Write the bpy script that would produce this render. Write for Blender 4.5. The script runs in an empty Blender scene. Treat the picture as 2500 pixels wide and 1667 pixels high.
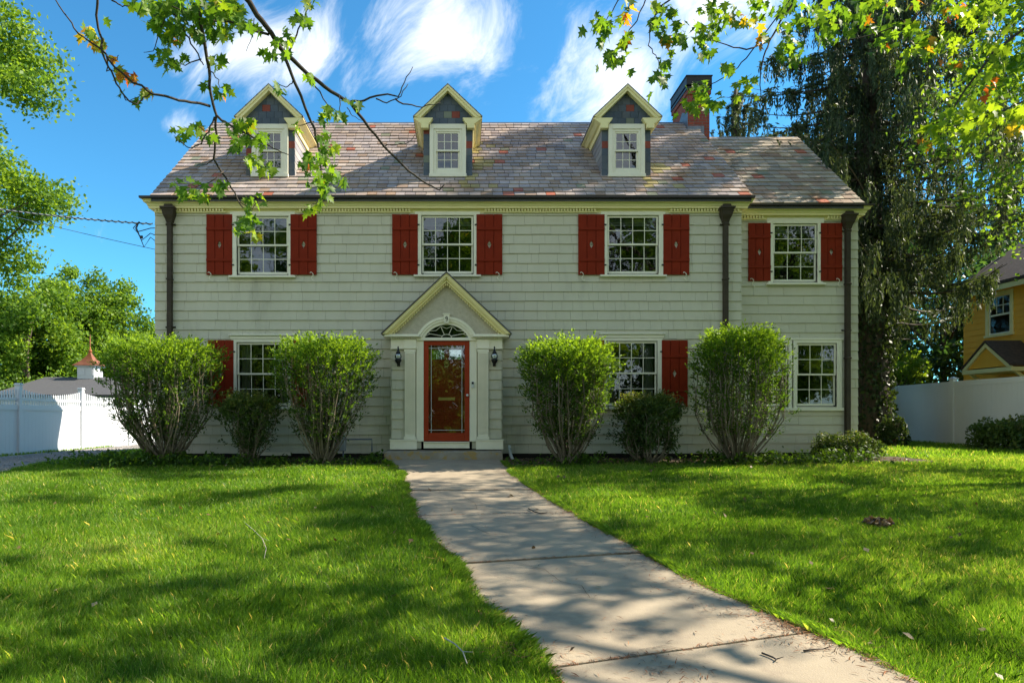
import bpy, math, random
import numpy as np
from mathutils import Vector
R = math.radians
random.seed(7); rng = np.random.default_rng(11)
scene = bpy.context.scene
col = scene.collection
# ------------------------------------------------------------------ camera
E = 1.0; F = 1624.0; CX = 1125.0; HY = 1015.0; CD = 14.0
cd = bpy.data.cameras.new('camera'); cam = bpy.data.objects.new('camera', cd); col.objects.link(cam)
cam.location = (0, -CD, E); cam.rotation_euler = (R(90), 0, 0)
cd.sensor_width = 36; cd.lens = F/2500*36; cd.shift_x = .05; cd.shift_y = .0726
cd.clip_start = .05; cd.clip_end = 3000
scene.camera = cam
# ------------------------------------------------------------------ sun and sky
SUN = Vector((1.2, .26, 1.0)).normalized()
el = math.asin(SUN.z); az = math.atan2(SUN.x, SUN.y)
sl = bpy.data.lights.new('sun', 'SUN'); sl.energy = 5.0; sl.angle = R(.55); sl.color = (1, .90, .74)
so = bpy.data.objects.new('sun', sl); col.objects.link(so)
so.rotation_euler = (-SUN).to_track_quat('-Z', 'Y').to_euler()
scene.view_settings.view_transform = 'Standard'; scene.view_settings.look = 'None'
scene.view_settings.gamma = 1; scene.view_settings.exposure = 1.32
world = bpy.data.worlds.new('World'); scene.world = world; world.use_nodes = True
def build_world():
    nt = world.node_tree; N = nt.nodes; L = nt.links; N.clear()
    out = N.new('ShaderNodeOutputWorld'); bg = N.new('ShaderNodeBackground'); bg.inputs[1].default_value = .084
    sky = N.new('ShaderNodeTexSky'); sky.sky_type = 'NISHITA'; sky.sun_disc = False
    sky.sun_elevation = el; sky.sun_rotation = az; sky.air_density = 1.0; sky.dust_density = .0; sky.ozone_density = 2.0
    def M(op, a, b=None, c=None):
        n = N.new('ShaderNodeMath'); n.operation = op
        for i, v in enumerate((a, b, c)):
            if v is None: continue
            if isinstance(v, (int, float)): n.inputs[i].default_value = v
            else: L.new(v, n.inputs[i])
        return n.outputs[0]
    tint = N.new('ShaderNodeMix'); tint.data_type = 'RGBA'; tint.blend_type = 'MULTIPLY'; tint.inputs[0].default_value = 1
    L.new(sky.outputs[0], tint.inputs[6]); tint.inputs[7].default_value = (.36, .92, 1.12, 1)
    tc = N.new('ShaderNodeTexCoord'); sx = N.new('ShaderNodeSeparateXYZ'); L.new(tc.outputs['Generated'], sx.inputs[0])
    X, Y, Z = sx.outputs
    ys = M('MAXIMUM', M('ABSOLUTE', Y), .05)
    u = M('DIVIDE', X, ys); v = M('DIVIDE', Z, ys)
    # wispy cloud noise: rotated + stretched
    ca, sa = math.cos(.95), math.sin(.95)
    a = M('ADD', M('MULTIPLY', u, ca), M('MULTIPLY', v, sa)); b = M('SUBTRACT', M('MULTIPLY', v, ca), M('MULTIPLY', u, sa))
    cmb = N.new('ShaderNodeCombineXYZ'); L.new(M('MULTIPLY', a, 1.0), cmb.inputs[0]); L.new(M('MULTIPLY', b, 1.8), cmb.inputs[1]); L.new(Y, cmb.inputs[2])
    nz = N.new('ShaderNodeTexNoise'); nz.inputs['Scale'].default_value = 6.0; nz.inputs['Detail'].default_value = 9
    nz.inputs['Roughness'].default_value = .66; nz.inputs['Distortion'].default_value = .8; L.new(cmb.outputs[0], nz.inputs['Vector'])
    mask = None
    for (px, py, aa, bb, w) in ((650, 120, 330, 200, 1.0), (1080, 90, 300, 230, 1.0), (1480, 170, 260, 260, 1.05), (1750, 0, 500, 300, .9), (440, 310, 90, 60, .6), (1500, 420, 300, 60, .5), (480, 560, 600, 60, .25)):
        u0, v0 = (px-CX)/F, (HY-py)/F
        du = M('DIVIDE', M('SUBTRACT', u, u0), aa/F); dv = M('DIVIDE', M('SUBTRACT', v, v0), bb/F)
        r = M('SQRT', M('ADD', M('MULTIPLY', du, du), M('MULTIPLY', dv, dv)))
        m = M('MULTIPLY', M('MAXIMUM', M('SUBTRACT', 1.0, r), 0.0), w)
        mask = m if mask is None else M('MAXIMUM', mask, m)
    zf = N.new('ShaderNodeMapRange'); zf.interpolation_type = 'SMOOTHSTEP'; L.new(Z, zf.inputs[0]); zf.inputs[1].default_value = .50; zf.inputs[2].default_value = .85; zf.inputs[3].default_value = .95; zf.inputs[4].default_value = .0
    behind = M('MULTIPLY', M('LESS_THAN', Y, 0.0), zf.outputs[0])  # unseen cloud bank added behind the camera to fill the shaded facade
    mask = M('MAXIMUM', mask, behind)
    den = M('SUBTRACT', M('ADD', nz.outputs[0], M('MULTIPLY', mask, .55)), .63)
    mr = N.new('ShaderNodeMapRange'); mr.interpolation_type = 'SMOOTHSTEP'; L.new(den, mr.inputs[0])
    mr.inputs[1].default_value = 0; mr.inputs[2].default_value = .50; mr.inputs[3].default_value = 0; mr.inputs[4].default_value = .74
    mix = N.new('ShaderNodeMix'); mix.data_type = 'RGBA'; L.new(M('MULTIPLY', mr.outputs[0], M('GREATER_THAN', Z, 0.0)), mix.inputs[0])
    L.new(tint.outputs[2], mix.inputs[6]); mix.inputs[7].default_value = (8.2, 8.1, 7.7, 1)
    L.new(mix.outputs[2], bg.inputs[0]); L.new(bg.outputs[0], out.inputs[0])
build_world()

# ------------------------------------------------------------------ helpers
def tag(o, label=None, cat=None, group=None, kind=None):
    if label: o['label'] = label
    if cat: o['category'] = cat
    if group: o['group'] = group
    if kind: o['kind'] = kind
    return o
def empty(name, loc=(0, 0, 0), parent=None):
    o = bpy.data.objects.new(name, None); col.objects.link(o); o.location = loc; o.parent = parent; return o
def link(name, me, mat, parent=None):
    o = bpy.data.objects.new(name, me); col.objects.link(o)
    if mat: me.materials.append(mat)
    if parent:
        o.parent = parent
        p = Vector((0, 0, 0)); q = parent
        while q: p += q.location; q = q.parent
        o.location = -p          # everything is authored in world coordinates
    return o
def P(px, py, d): return Vector(((px-CX)/F*d, d-CD, E+(HY-py)/F*d))
def sm(a, b, t):
    t = min(1, max(0, (t-a)/(b-a))); return t*t*(3-2*t)
def gz(x, y):
    z = .1 if y > -.8 else .1+.052*(y+.8)
    z += .09*sm(8, 12, x)*sm(-8, 0, y) - .13*sm(7.0, 11, -x)*sm(-7, 2, y)
    return z
def gpix(px, py):      # photo point on the front ground -> world
    d = 1.5864/((py-HY)/F+.052); return ((px-CX)/F*d, d-CD)
class MB:
    def __init__(s): s.v = []; s.f = []; s.c = []; s.usec = False; s.cur = (1, 1, 1)
    def face(s, idx): s.f.append(idx); s.c.append(s.cur)
    def quad(s, *p):
        n = len(s.v); s.v += [tuple(q) for q in p]; s.face(tuple(range(n, n+len(p))))
    def box(s, x0, x1, y0, y1, z0, z1):
        n = len(s.v); s.v += [(x, y, z) for z in (z0, z1) for y in (y0, y1) for x in (x0, x1)]
        for f in ((0, 2, 3, 1), (4, 5, 7, 6), (0, 1, 5, 4), (2, 6, 7, 3), (0, 4, 6, 2), (1, 3, 7, 5)): s.face(tuple(n+i for i in f))
    def hexa(s, p):          # 8 points: bottom 4 then top 4 in ring order
        n = len(s.v); s.v += [tuple(q) for q in p]
        for f in ((3, 2, 1, 0), (4, 5, 6, 7), (0, 1, 5, 4), (1, 2, 6, 5), (2, 3, 7, 6), (3, 0, 4, 7)): s.face(tuple(n+i for i in f))
    def prism(s, poly, a, b):    # poly points (callable a,b give offset vectors)
        n = len(s.v); k = len(poly); a = Vector(a); b = Vector(b)
        s.v += [tuple(Vector(p)+a) for p in poly]+[tuple(Vector(p)+b) for p in poly]
        s.face(tuple(range(n+k-1, n-1, -1))); s.face(tuple(range(n+k, n+2*k)))
        for i in range(k): j = (i+1) % k; s.face((n+i, n+j, n+k+j, n+k+i))
    def tube(s, pts, rad, seg=6, cap=True):
        pts = [Vector(p) for p in pts]; n0 = len(s.v); k = len(pts)
        if not hasattr(rad, '__len__'): rad = [rad]*k
        for i, p in enumerate(pts):
            t = (pts[min(i+1, k-1)]-pts[max(i-1, 0)])
            if t.length < 1e-9: t = Vector((0, 0, 1))
            t.normalize(); ref = Vector((0, 0, 1)) if abs(t.z) < .85 else Vector((0, 1, 0))
            if i == 0: a = t.cross(ref).normalized()
            else: a = (a-t*a.dot(t)); a = a.normalized() if a.length > 1e-6 else t.cross(ref).normalized()
            b = t.cross(a)
            for j in range(seg):
                w = 2*math.pi*j/seg; s.v.append(tuple(p+(a*math.cos(w)+b*math.sin(w))*rad[i]))
        for i in range(k-1):
            for j in range(seg):
                q = (j+1) % seg; s.face((n0+i*seg+j, n0+i*seg+q, n0+(i+1)*seg+q, n0+(i+1)*seg+j))
        if cap:
            s.face(tuple(n0+j for j in range(seg-1, -1, -1))); s.face(tuple(n0+(k-1)*seg+j for j in range(seg)))
    def lathe(s, c, prof, seg=16):
        n0 = len(s.v)
        for (r, z) in prof:
            for j in range(seg):
                w = 2*math.pi*j/seg; s.v.append((c[0]+r*math.cos(w), c[1]+r*math.sin(w), c[2]+z))
        for i in range(len(prof)-1):
            for j in range(seg):
                q = (j+1) % seg; s.face((n0+i*seg+j, n0+i*seg+q, n0+(i+1)*seg+q, n0+(i+1)*seg+j))
        s.face(tuple(n0+j for j in range(seg-1, -1, -1))); s.face(tuple(n0+(len(prof)-1)*seg+j for j in range(seg)))
    def build(s, name, mat, parent=None, bevel=0, smooth=False):
        me = bpy.data.meshes.new(name); me.from_pydata(s.v, [], s.f); me.update()
        if s.usec:
            at = me.attributes.new('Col', 'FLOAT_COLOR', 'FACE')
            at.data.foreach_set('color', np.array([(c[0], c[1], c[2], 1) for c in s.c], dtype=np.float32).ravel())
        if smooth: me.polygons.foreach_set('use_smooth', [True]*len(me.polygons))
        o = link(name, me, mat, parent)
        if bevel:
            m = o.modifiers.new('bevel', 'BEVEL'); m.width = bevel; m.segments = 2; m.limit_method = 'ANGLE'
        return o
def npmesh(name, V, nf, k, mat, parent=None, rnd=None, Fc=None):
    """V: (N,3); nf faces of k verts each; Fc optional (nf,k) indices"""
    me = bpy.data.meshes.new(name); me.vertices.add(len(V)); me.vertices.foreach_set('co', V.astype(np.float32).ravel())
    idx = (np.arange(nf*k) if Fc is None else Fc.ravel()).astype(np.int32)
    me.loops.add(nf*k); me.loops.foreach_set('vertex_index', idx)
    me.polygons.add(nf); me.polygons.foreach_set('loop_start', (np.arange(nf)*k).astype(np.int32)); me.polygons.foreach_set('loop_total', np.full(nf, k, dtype=np.int32))
    me.update(calc_edges=True)
    if rnd is not None:
        at = me.attributes.new('rnd', 'FLOAT', 'FACE'); at.data.foreach_set('value', rnd.astype(np.float32))
    return link(name, me, mat, parent)
def unit(a): return a/np.maximum(np.linalg.norm(a, axis=1, keepdims=True), 1e-9)

# ------------------------------------------------------------------ materials
def mat(name, base, rough=.7, var=None, vscale=3, bump=0, bscale=40, spec=.3, attr=None, metal=0, var2=None, v2scale=.6, thr=(.45, .62), stretch=None):
    m = bpy.data.materials.new(name); m.use_nodes = True; nt = m.node_tree; N = nt.nodes; L = nt.links
    b = N['Principled BSDF']; b.inputs['Roughness'].default_value = rough; b.inputs['Metallic'].default_value = metal
    b.inputs['Specular IOR Level'].default_value = spec
    tc = N.new('ShaderNodeTexCoord'); vec = tc.outputs['Object']
    if stretch:
        mp = N.new('ShaderNodeMapping'); mp.inputs['Scale'].default_value = stretch; L.new(vec, mp.inputs[0]); svec = mp.outputs[0]
    else: svec = vec
    if attr:
        a = N.new('ShaderNodeAttribute'); a.attribute_name = attr; c = a.outputs['Color']
    else:
        r = N.new('ShaderNodeRGB'); r.outputs[0].default_value = (*base, 1); c = r.outputs[0]
    def layer(c, color, scale, lo, hi, v):
        nz = N.new('ShaderNodeTexNoise'); nz.inputs['Scale'].default_value = scale; nz.inputs['Detail'].default_value = 6; nz.inputs['Roughness'].default_value = .65
        L.new(v, nz.inputs['Vector'])
        mr = N.new('ShaderNodeMapRange'); L.new(nz.outputs[0], mr.inputs[0]); mr.inputs[1].default_value = lo; mr.inputs[2].default_value = hi
        mx = N.new('ShaderNodeMix'); mx.data_type = 'RGBA'; L.new(mr.outputs[0], mx.inputs[0]); L.new(c, mx.inputs[6])
        if attr: mx.blend_type = 'MULTIPLY'
        mx.inputs[7].default_value = (*color, 1); return mx.outputs[2]
    if var: c = layer(c, var, vscale, .35, .7, svec)
    if var2: c = layer(c, var2, v2scale, thr[0], thr[1], svec)
    L.new(c, b.inputs['Base Color'])
    if bump:
        nz = N.new('ShaderNodeTexNoise'); nz.inputs['Scale'].default_value = bscale; nz.inputs['Detail'].default_value = 5; L.new(svec, nz.inputs['Vector'])
        bp = N.new('ShaderNodeBump'); bp.inputs['Strength'].default_value = bump; bp.inputs['Distance'].default_value = .01
        L.new(nz.outputs[0], bp.inputs['Height']); L.new(bp.outputs[0], b.inputs['Normal'])
    return m
def leafmat(name, stops, trans=.38, rough=.5, spec=.25):
    m = bpy.data.materials.new(name); m.use_nodes = True; nt = m.node_tree; N = nt.nodes; L = nt.links
    b = N['Principled BSDF']; out = N['Material Output']; b.inputs['Roughness'].default_value = rough; b.inputs['Specular IOR Level'].default_value = spec
    a = N.new('ShaderNodeAttribute'); a.attribute_name = 'rnd'
    cr = N.new('ShaderNodeValToRGB'); e = cr.color_ramp.elements
    while len(e) < len(stops): e.new(.5)
    for i, (p, c) in enumerate(stops): e[i].position = p; e[i].color = (*c, 1)
    L.new(a.outputs['Fac'], cr.inputs[0]); L.new(cr.outputs[0], b.inputs['Base Color'])
    t = N.new('ShaderNodeBsdfTranslucent'); mc = N.new('ShaderNodeMix'); mc.data_type = 'RGBA'; mc.blend_type = 'MULTIPLY'; mc.inputs[0].default_value = 1
    L.new(cr.outputs[0], mc.inputs[6]); mc.inputs[7].default_value = (2.3, 2.1, .8, 1); L.new(mc.outputs[2], t.inputs[0])
    mx = N.new('ShaderNodeMixShader'); mx.inputs[0].default_value = trans; L.new(b.outputs[0], mx.inputs[1]); L.new(t.outputs[0], mx.inputs[2]); L.new(mx.outputs[0], out.inputs[0])
    return m
siding = mat('siding_paint', (.60, .565, .43), .65, (.545, .515, .39), 2.2, .12, 60, var2=(.42, .395, .30), v2scale=1.3, thr=(.56, .78), stretch=(1, 1, .35))
siding.node_tree.nodes['Principled BSDF'].inputs['Specular IOR Level'].default_value = .2
trim = mat('trim_paint', (.88, .78, .40), .5, (.82, .72, .36), 3, .05, 50)
trimw = mat('white_trim_paint', (.84, .79, .62), .45, (.77, .73, .57), 4, .05, 50)
red = mat('red_shutter_paint', (.235, .024, .007), .6, (.19, .019, .006), 4, .08, 50, spec=.1, var2=(.16, .024, .013), v2scale=1.7, thr=(.6, .8))
dred = mat('red_door_paint', (.33, .043, .013), .5, (.28, .035, .011), 3, .05, 40, spec=.12)
slate = mat('slate', (1, 1, 1), .55, (.72, .72, .72), 1.6, .25, 30, spec=.12, attr='Col', var2=(.86, .70, .50), v2scale=.6, thr=(.5, .7))
brick = None
darkm = mat('dark_bronze', (.042, .032, .022), .55, (.065, .05, .032), 5, spec=.2)
black = mat('black_metal', (.012, .012, .013), .4)
gutm = mat('gutter_metal', (.035, .03, .028), .5, (.06, .045, .035), 2)
stucco = mat('stucco', (.52, .47, .36), .9, (.42, .38, .29), 14, .9, 22)
concrete = mat('concrete', (.37, .305, .215), .85, (.30, .245, .175), 1.8, .35, 120, var2=(.25, .20, .145), v2scale=4, thr=(.54, .74))
stone = mat('step_stone', (.30, .27, .22), .85, (.22, .19, .14), 4, .5, 30, var2=(.32, .22, .08), v2scale=7, thr=(.52, .6))
foundation = mat('foundation', (.07, .05, .04), .9, (.10, .07, .05), 4, .4, 30)
soil = mat('soil', (.055, .04, .026), .95, (.09, .065, .04), 6, .8, 40)
bark = mat('bark', (.10, .08, .06), .9, (.05, .04, .03), 12, .9, 30, stretch=(1, 1, .25))
twigm = mat('twig_bark', (.075, .06, .05), .85, (.04, .035, .03), 14)
bushstem = mat('shrub_stem', (.22, .18, .13), .85, (.12, .095, .07), 14)
vinyl = mat('white_vinyl', (.64, .66, .70), .35, (.60, .62, .66), 1)
lawnsoil = mat('lawn_base', (.07, .12, .012), .9, (.05, .085, .010), 3, .6, 60)
farground = mat('ground', (.06, .10, .02), .95, (.05, .07, .02), .3)
gravelm = mat('gravel', (.30, .28, .26), .9, (.20, .185, .17), 9, .9, 45, var2=(.12, .11, .06), v2scale=1.4, thr=(.58, .70))
copper = mat('copper', (.55, .20, .09), .35, (.42, .14, .06), 4, metal=.7)
asph = mat('asphalt_shingle', (.10, .10, .105), .85, (.06, .06, .065), 9, .4, 20, stretch=(1, 1, 6))
asphb = mat('brown_shingle', (.10, .07, .05), .85, (.05, .035, .03), 9, .4, 20)
yellow = mat('yellow_paint', (.88, .45, .05), .6, (.82, .41, .045), 3)
brass = mat('brass', (.6, .42, .15), .3, metal=1)
greym = mat('grey_metal', (.28, .31, .34), .45, metal=.3)
pvc = mat('pvc', (.62, .64, .62), .4)
lead = mat('lead_flashing', (.16, .18, .22), .45, (.11, .12, .14), 6, metal=.4)
curtain = mat('curtain', (.42, .43, .40), .9, (.34, .35, .33), 4)
dark = mat('interior_dark', (.02, .018, .016), .9)  # near-black colour paints in the shade of unlit rooms
greenbrass = mat('mail_brass', (.10, .14, .05), .4)
paleleaf = mat('pale_stick', (.42, .38, .32), .8)
needle = mat('needle_litter', (.30, .12, .05), .9)
def brickmat():
    m = bpy.data.materials.new('brick'); m.use_nodes = True; nt = m.node_tree; N = nt.nodes; L = nt.links; b = N['Principled BSDF']; b.inputs['Roughness'].default_value = .85
    tc = N.new('ShaderNodeTexCoord'); sx = N.new('ShaderNodeSeparateXYZ'); L.new(tc.outputs['Object'], sx.inputs[0])
    ad = N.new('ShaderNodeMath'); L.new(sx.outputs[0], ad.inputs[0]); L.new(sx.outputs[1], ad.inputs[1])
    cb = N.new('ShaderNodeCombineXYZ'); L.new(ad.outputs[0], cb.inputs[0]); L.new(sx.outputs[2], cb.inputs[1])
    bt = N.new('ShaderNodeTexBrick'); L.new(cb.outputs[0], bt.inputs[0]); bt.inputs['Scale'].default_value = 1
    bt.inputs['Brick Width'].default_value = .21; bt.inputs['Row Height'].default_value = .072; bt.inputs['Mortar Size'].default_value = .007
    bt.inputs['Color1'].default_value = (.30, .055, .025, 1); bt.inputs['Color2'].default_value = (.20, .035, .02, 1); bt.inputs['Mortar'].default_value = (.13, .10, .085, 1)
    L.new(bt.outputs[0], b.inputs['Base Color']); bp = N.new('ShaderNodeBump'); bp.inputs['Strength'].default_value = .5; bp.inputs['Distance'].default_value = .01; bp.invert = True
    L.new(bt.outputs['Fac'], bp.inputs['Height']); L.new(bp.outputs[0], b.inputs['Normal']); return m
brick = brickmat()
def glassmat(name, fmin=.10, tint=(.55, .6, .58), ior=1.55):
    m = bpy.data.materials.new(name); m.use_nodes = True; nt = m.node_tree; N = nt.nodes; L = nt.links; N.remove(N['Principled BSDF']); out = N['Material Output']
    t = N.new('ShaderNodeBsdfTransparent'); t.inputs[0].default_value = (*tint, 1); g = N.new('ShaderNodeBsdfGlossy'); g.inputs['Roughness'].default_value = .015; g.inputs[0].default_value = (.9, .95, 1, 1)
    fr = N.new('ShaderNodeFresnel'); fr.inputs[0].default_value = ior; mx = N.new('ShaderNodeMixShader')
    ma = N.new('ShaderNodeMath'); ma.operation = 'MAXIMUM'; L.new(fr.outputs[0], ma.inputs[0]); ma.inputs[1].default_value = fmin
    tc = N.new('ShaderNodeTexCoord'); nz = N.new('ShaderNodeTexNoise'); nz.inputs['Scale'].default_value = 3.5; L.new(tc.outputs['Object'], nz.inputs['Vector'])
    bp = N.new('ShaderNodeBump'); bp.inputs['Strength'].default_value = .12; bp.inputs['Distance'].default_value = .02; L.new(nz.outputs[0], bp.inputs['Height']); L.new(bp.outputs[0], g.inputs['Normal'])
    L.new(ma.outputs[0], mx.inputs[0]); L.new(t.outputs[0], mx.inputs[1]); L.new(g.outputs[0], mx.inputs[2]); L.new(mx.outputs[0], out.inputs[0]); return m
glass = glassmat('window_glass', .105, (.5, .55, .53))
globe = glassmat('globe_glass', .25, (.85, .9, .9), 1.5)
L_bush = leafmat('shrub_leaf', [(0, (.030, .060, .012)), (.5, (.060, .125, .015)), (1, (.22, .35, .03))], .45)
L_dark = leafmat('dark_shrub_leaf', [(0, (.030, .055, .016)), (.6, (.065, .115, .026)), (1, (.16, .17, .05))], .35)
L_maple = leafmat('maple_leaf', [(0, (.045, .105, .014)), (.55, (.088, .18, .018)), (.86, (.19, .28, .02)), (.93, (.40, .22, .02)), (1, (.42, .09, .02))], .5)
L_tree = leafmat('tree_leaf', [(0, (.045, .10, .018)), (.5, (.105, .195, .025)), (1, (.20, .30, .035))], .45)
L_back = leafmat('deep_tree_leaf', [(0, (.02, .05, .022)), (.6, (.045, .11, .04)), (1, (.09, .18, .045))], .35)
L_spr = leafmat('spruce_needle', [(0, (.028, .045, .024)), (.6, (.055, .085, .040)), (1, (.12, .15, .06))], .22, .6, .3)
L_grass = leafmat('grass_blade', [(0, (.050, .115, .008)), (.5, (.108, .225, .022)), (.9, (.23, .335, .048)), (1, (.50, .44, .20))], .48, .42, .3)
L_ivy = leafmat('ivy_leaf', [(0, (.015, .03, .01)), (.6, (.035, .06, .018)), (1, (.07, .11, .03))], .2)

# ------------------------------------------------------------------ ground
def grid(name, m, xs, ys, dz=0, kind='structure', inside=None):
    mb = MB(); nx = len(xs); ny = len(ys)
    for y in ys:
        for x in xs: mb.v.append((x, y, gz(x, y)+dz))
    for j in range(ny-1):
        for i in range(nx-1):
            if inside and not inside((xs[i]+xs[i+1])/2, (ys[j]+ys[j+1])/2): continue
            mb.face((j*nx+i, j*nx+i+1, (j+1)*nx+i+1, (j+1)*nx+i))
    o = mb.build(name, m, smooth=True); o['kind'] = kind; return o
fx = [-900, -300, -100, -50, -30, -20]+[i*1.0 for i in range(-15, 19)]+[22, 30, 50, 100, 300, 900]
fy = [-60, -40, -25]+[i*1.0 for i in range(-18, 12)]+[16, 25, 40, 80, 200, 600, 1500]
grid('ground', farground, fx, fy, -.03)
PL = [(938, 1125), (983, 1154), (994, 1202), (1010, 1250), (1042, 1303), (1105, 1367), (1127, 1399), (1159, 1452), (1206, 1500), (1250, 1550), (1318, 1611), (1360, 1667), (1440, 1760)]
PR = [(1222, 1125), (1255, 1168), (1314, 1207), (1409, 1266), (1569, 1356), (1718, 1441), (1840, 1489), (1983, 1553), (2132, 1622), (2205, 1667), (2420, 1760)]
pl = [gpix(*p) for p in PL]; pr = [gpix(*p) for p in PR]
def edge(tab, y):
    for (x0, y0), (x1, y1) in zip(tab, tab[1:]):
        if y1 <= y <= y0: return x0+(x1-x0)*(y-y0)/(y1-y0)
    return tab[0][0] if y > tab[0][1] else tab[-1][0]+(y-tab[-1][1])*(tab[-1][0]-tab[-2][0])/(tab[-1][1]-tab[-2][1])
def onpath(x, y, m=0): return y < -.75 and edge(pl, y)-m < x < edge(pr, y)+m
BEDY = lambda x: -1.5-.12*math.sin(x*1.3)-.25*sm(-3, -6, x)+.25*sm(5, 8.5, x)+.05*math.sin(x*4.1)
def DRX(y): return -8.1-.9*sm(-1, 5, y)+.35*sm(-3, -8, y)+.12*math.sin(y*1.7)
def lawnok(x, y):
    if onpath(x, y, -.01): return False
    if -7.0 < x < 9.2 and y > BEDY(x): return False
    if -11.35 < x < DRX(y): return False
    return True
gs = .25
lx = [i*gs for i in range(-54, 73)]; ly = [i*gs for i in range(-64, 45)]
o = grid('lawn', lawnsoil, lx, ly, 0)
grid('flower_bed', soil, [i*.3 for i in range(-26, 32)], [i*.22 for i in range(-9, 2)], .012, inside=lambda x, y: -7.3 < x < 9.3 and y > BEDY(x)-.12 and not onpath(x, y, 0))
mb = MB(); prev = None
ysd = [i*.5 for i in range(-32, 60)]
for j, y in enumerate(ysd):
    for x in (-11.5, -10.6, -9.8, -9, DRX(y)): mb.v.append((x, y, gz(x, y)+.02))
for j in range(len(ysd)-1):
    for i in range(4): mb.face((j*5+i, j*5+i+1, j*5+6+i, j*5+5+i))
mb.build('driveway', gravelm, smooth=True)['kind'] = 'structure'
# gravel stones
n = 9000; xs = rng.uniform(-11.3, -7.9, n); ys = rng.uniform(-5, 12, n)
V = []
for x, y in zip(xs, ys):
    if x > DRX(y)+.05: continue
    s = rng.uniform(.012, .032); z = gz(x, y)+.022; a = rng.uniform(0, 6.28)
    pts = [(x+s*math.cos(a+k*2.1)*rng.uniform(.7, 1.2), y+s*math.sin(a+k*2.1), z) for k in range(3)]; top = (x, y, z+s*.8)
    for k in range(3): V += [pts[k], pts[(k+1) % 3], top]
V = np.array(V); ob = npmesh('gravel_stones', V, len(V)//3, 3, mat('stone_chip', (.38, .36, .34), .8, (.16, .15, .14), 2.2), rnd=rng.random(len(V)//3)); tag(ob, 'loose grey gravel scattered over the driveway', 'gravel', kind='stuff')
# concrete walk: slabs between joints
joints = [(-.72, -.72), (gpix(994, 1202)[1], gpix(1303, 1200)[1]), (gpix(1010, 1265)[1], gpix(1378, 1257)[1]), (gpix(1110, 1384)[1], gpix(1569, 1356)[1]), (gpix(1345, 1643)[1], gpix(1983, 1553)[1]), (-13.0, -12.7)]
mb = MB()
for k in range(len(joints)-1):
    (a0, b0), (a1, b1) = joints[k], joints[k+1]
    g = .014 if k < 3 else .022
    nseg = 10; top = []
    for i in range(nseg+1):
        t = i/nseg; ya = a0-g+(a1+.011-(a0-g))*t; yb = b0-g+(b1+.011-(b0-g))*t
        row = []
        for q in range(7):
            w = q/6; y = ya+(yb-ya)*w; x = edge(pl, ya)+(edge(pr, yb)-edge(pl, ya))*w
            row.append((x+(.015*math.sin(y*7+q) if q in (0, 6) else 0), y, gz(x, y)+.035-.006*(k % 2)))
        top.append(row)
    n0 = len(mb.v)
    for row in top: mb.v += row
    nb = len(mb.v)
    for row in top: mb.v += [(p[0], p[1], p[2]-.12) for p in row]
    for i in range(nseg):
        for q in range(6): mb.face((n0+i*7+q, n0+(i+1)*7+q, n0+(i+1)*7+q+1, n0+i*7+q+1))
    for i in range(nseg):
        mb.face((n0+i*7, nb+i*7, nb+(i+1)*7, n0+(i+1)*7)); mb.face((n0+i*7+6, n0+(i+1)*7+6, nb+(i+1)*7+6, nb+i*7+6))
    for q in range(6):
        mb.face((n0+q, n0+q+1, nb+q+1, nb+q)); mb.face((n0+nseg*7+q, nb+nseg*7+q, nb+nseg*7+q+1, n0+nseg*7+q+1))
mb.build('path', concrete)['kind'] = 'structure'
mb = MB()
for pts in ([(1270, 1385), (1330, 1400), (1370, 1430), (1420, 1440), (1440, 1470), (1500, 1480)], [(1150, 1290), (1190, 1310), (1230, 1312)], [(1560, 1600), (1620, 1590), (1680, 1600), (1720, 1590)], [(1130, 1215), (1160, 1235), (1165, 1250)]):
    W = [gpix(*p) for p in pts]
    for a, b in zip(W, W[1:]):
        q = Vector((b[0]-a[0], b[1]-a[1], 0)); nrm = Vector((-q.y, q.x, 0)).normalized()*.0022
        for t in range(4):
            p0 = (a[0]+q.x*t/4+random.uniform(-.008, .008)*(t > 0), a[1]+q.y*t/4+random.uniform(-.008, .008)*(t > 0)); p1 = (a[0]+q.x*(t+1)/4, a[1]+q.y*(t+1)/4)
            mb.quad((p0[0]-nrm.x, p0[1]-nrm.y, gz(*p0)+.0365), (p0[0]+nrm.x, p0[1]+nrm.y, gz(*p0)+.0365), (p1[0]+nrm.x, p1[1]+nrm.y, gz(*p1)+.0365), (p1[0]-nrm.x, p1[1]-nrm.y, gz(*p1)+.0365))
tag(mb.build('path_crack', soil), kind='structure')
# dirt line under the walk joints and along its edges
mb = MB()
for tab, s in ((pl, -1), (pr, 1)):
    last = None
    for i in range(0, 120):
        y = -.8-i*.1; x = edge(tab, y); w = .05+.025*math.sin(i*.9)+.02*math.sin(i*2.3)
        a = (x-s*.03, y, gz(x, y)+.016); b = (x+s*w, y, gz(x, y)+.016)
        if last: mb.quad(last[0], last[1], b, a) if s < 0 else mb.quad(last[0], a, b, last[1])
        last = (a, b)
mb.build('path_edging', soil)['kind'] = 'structure'

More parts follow.
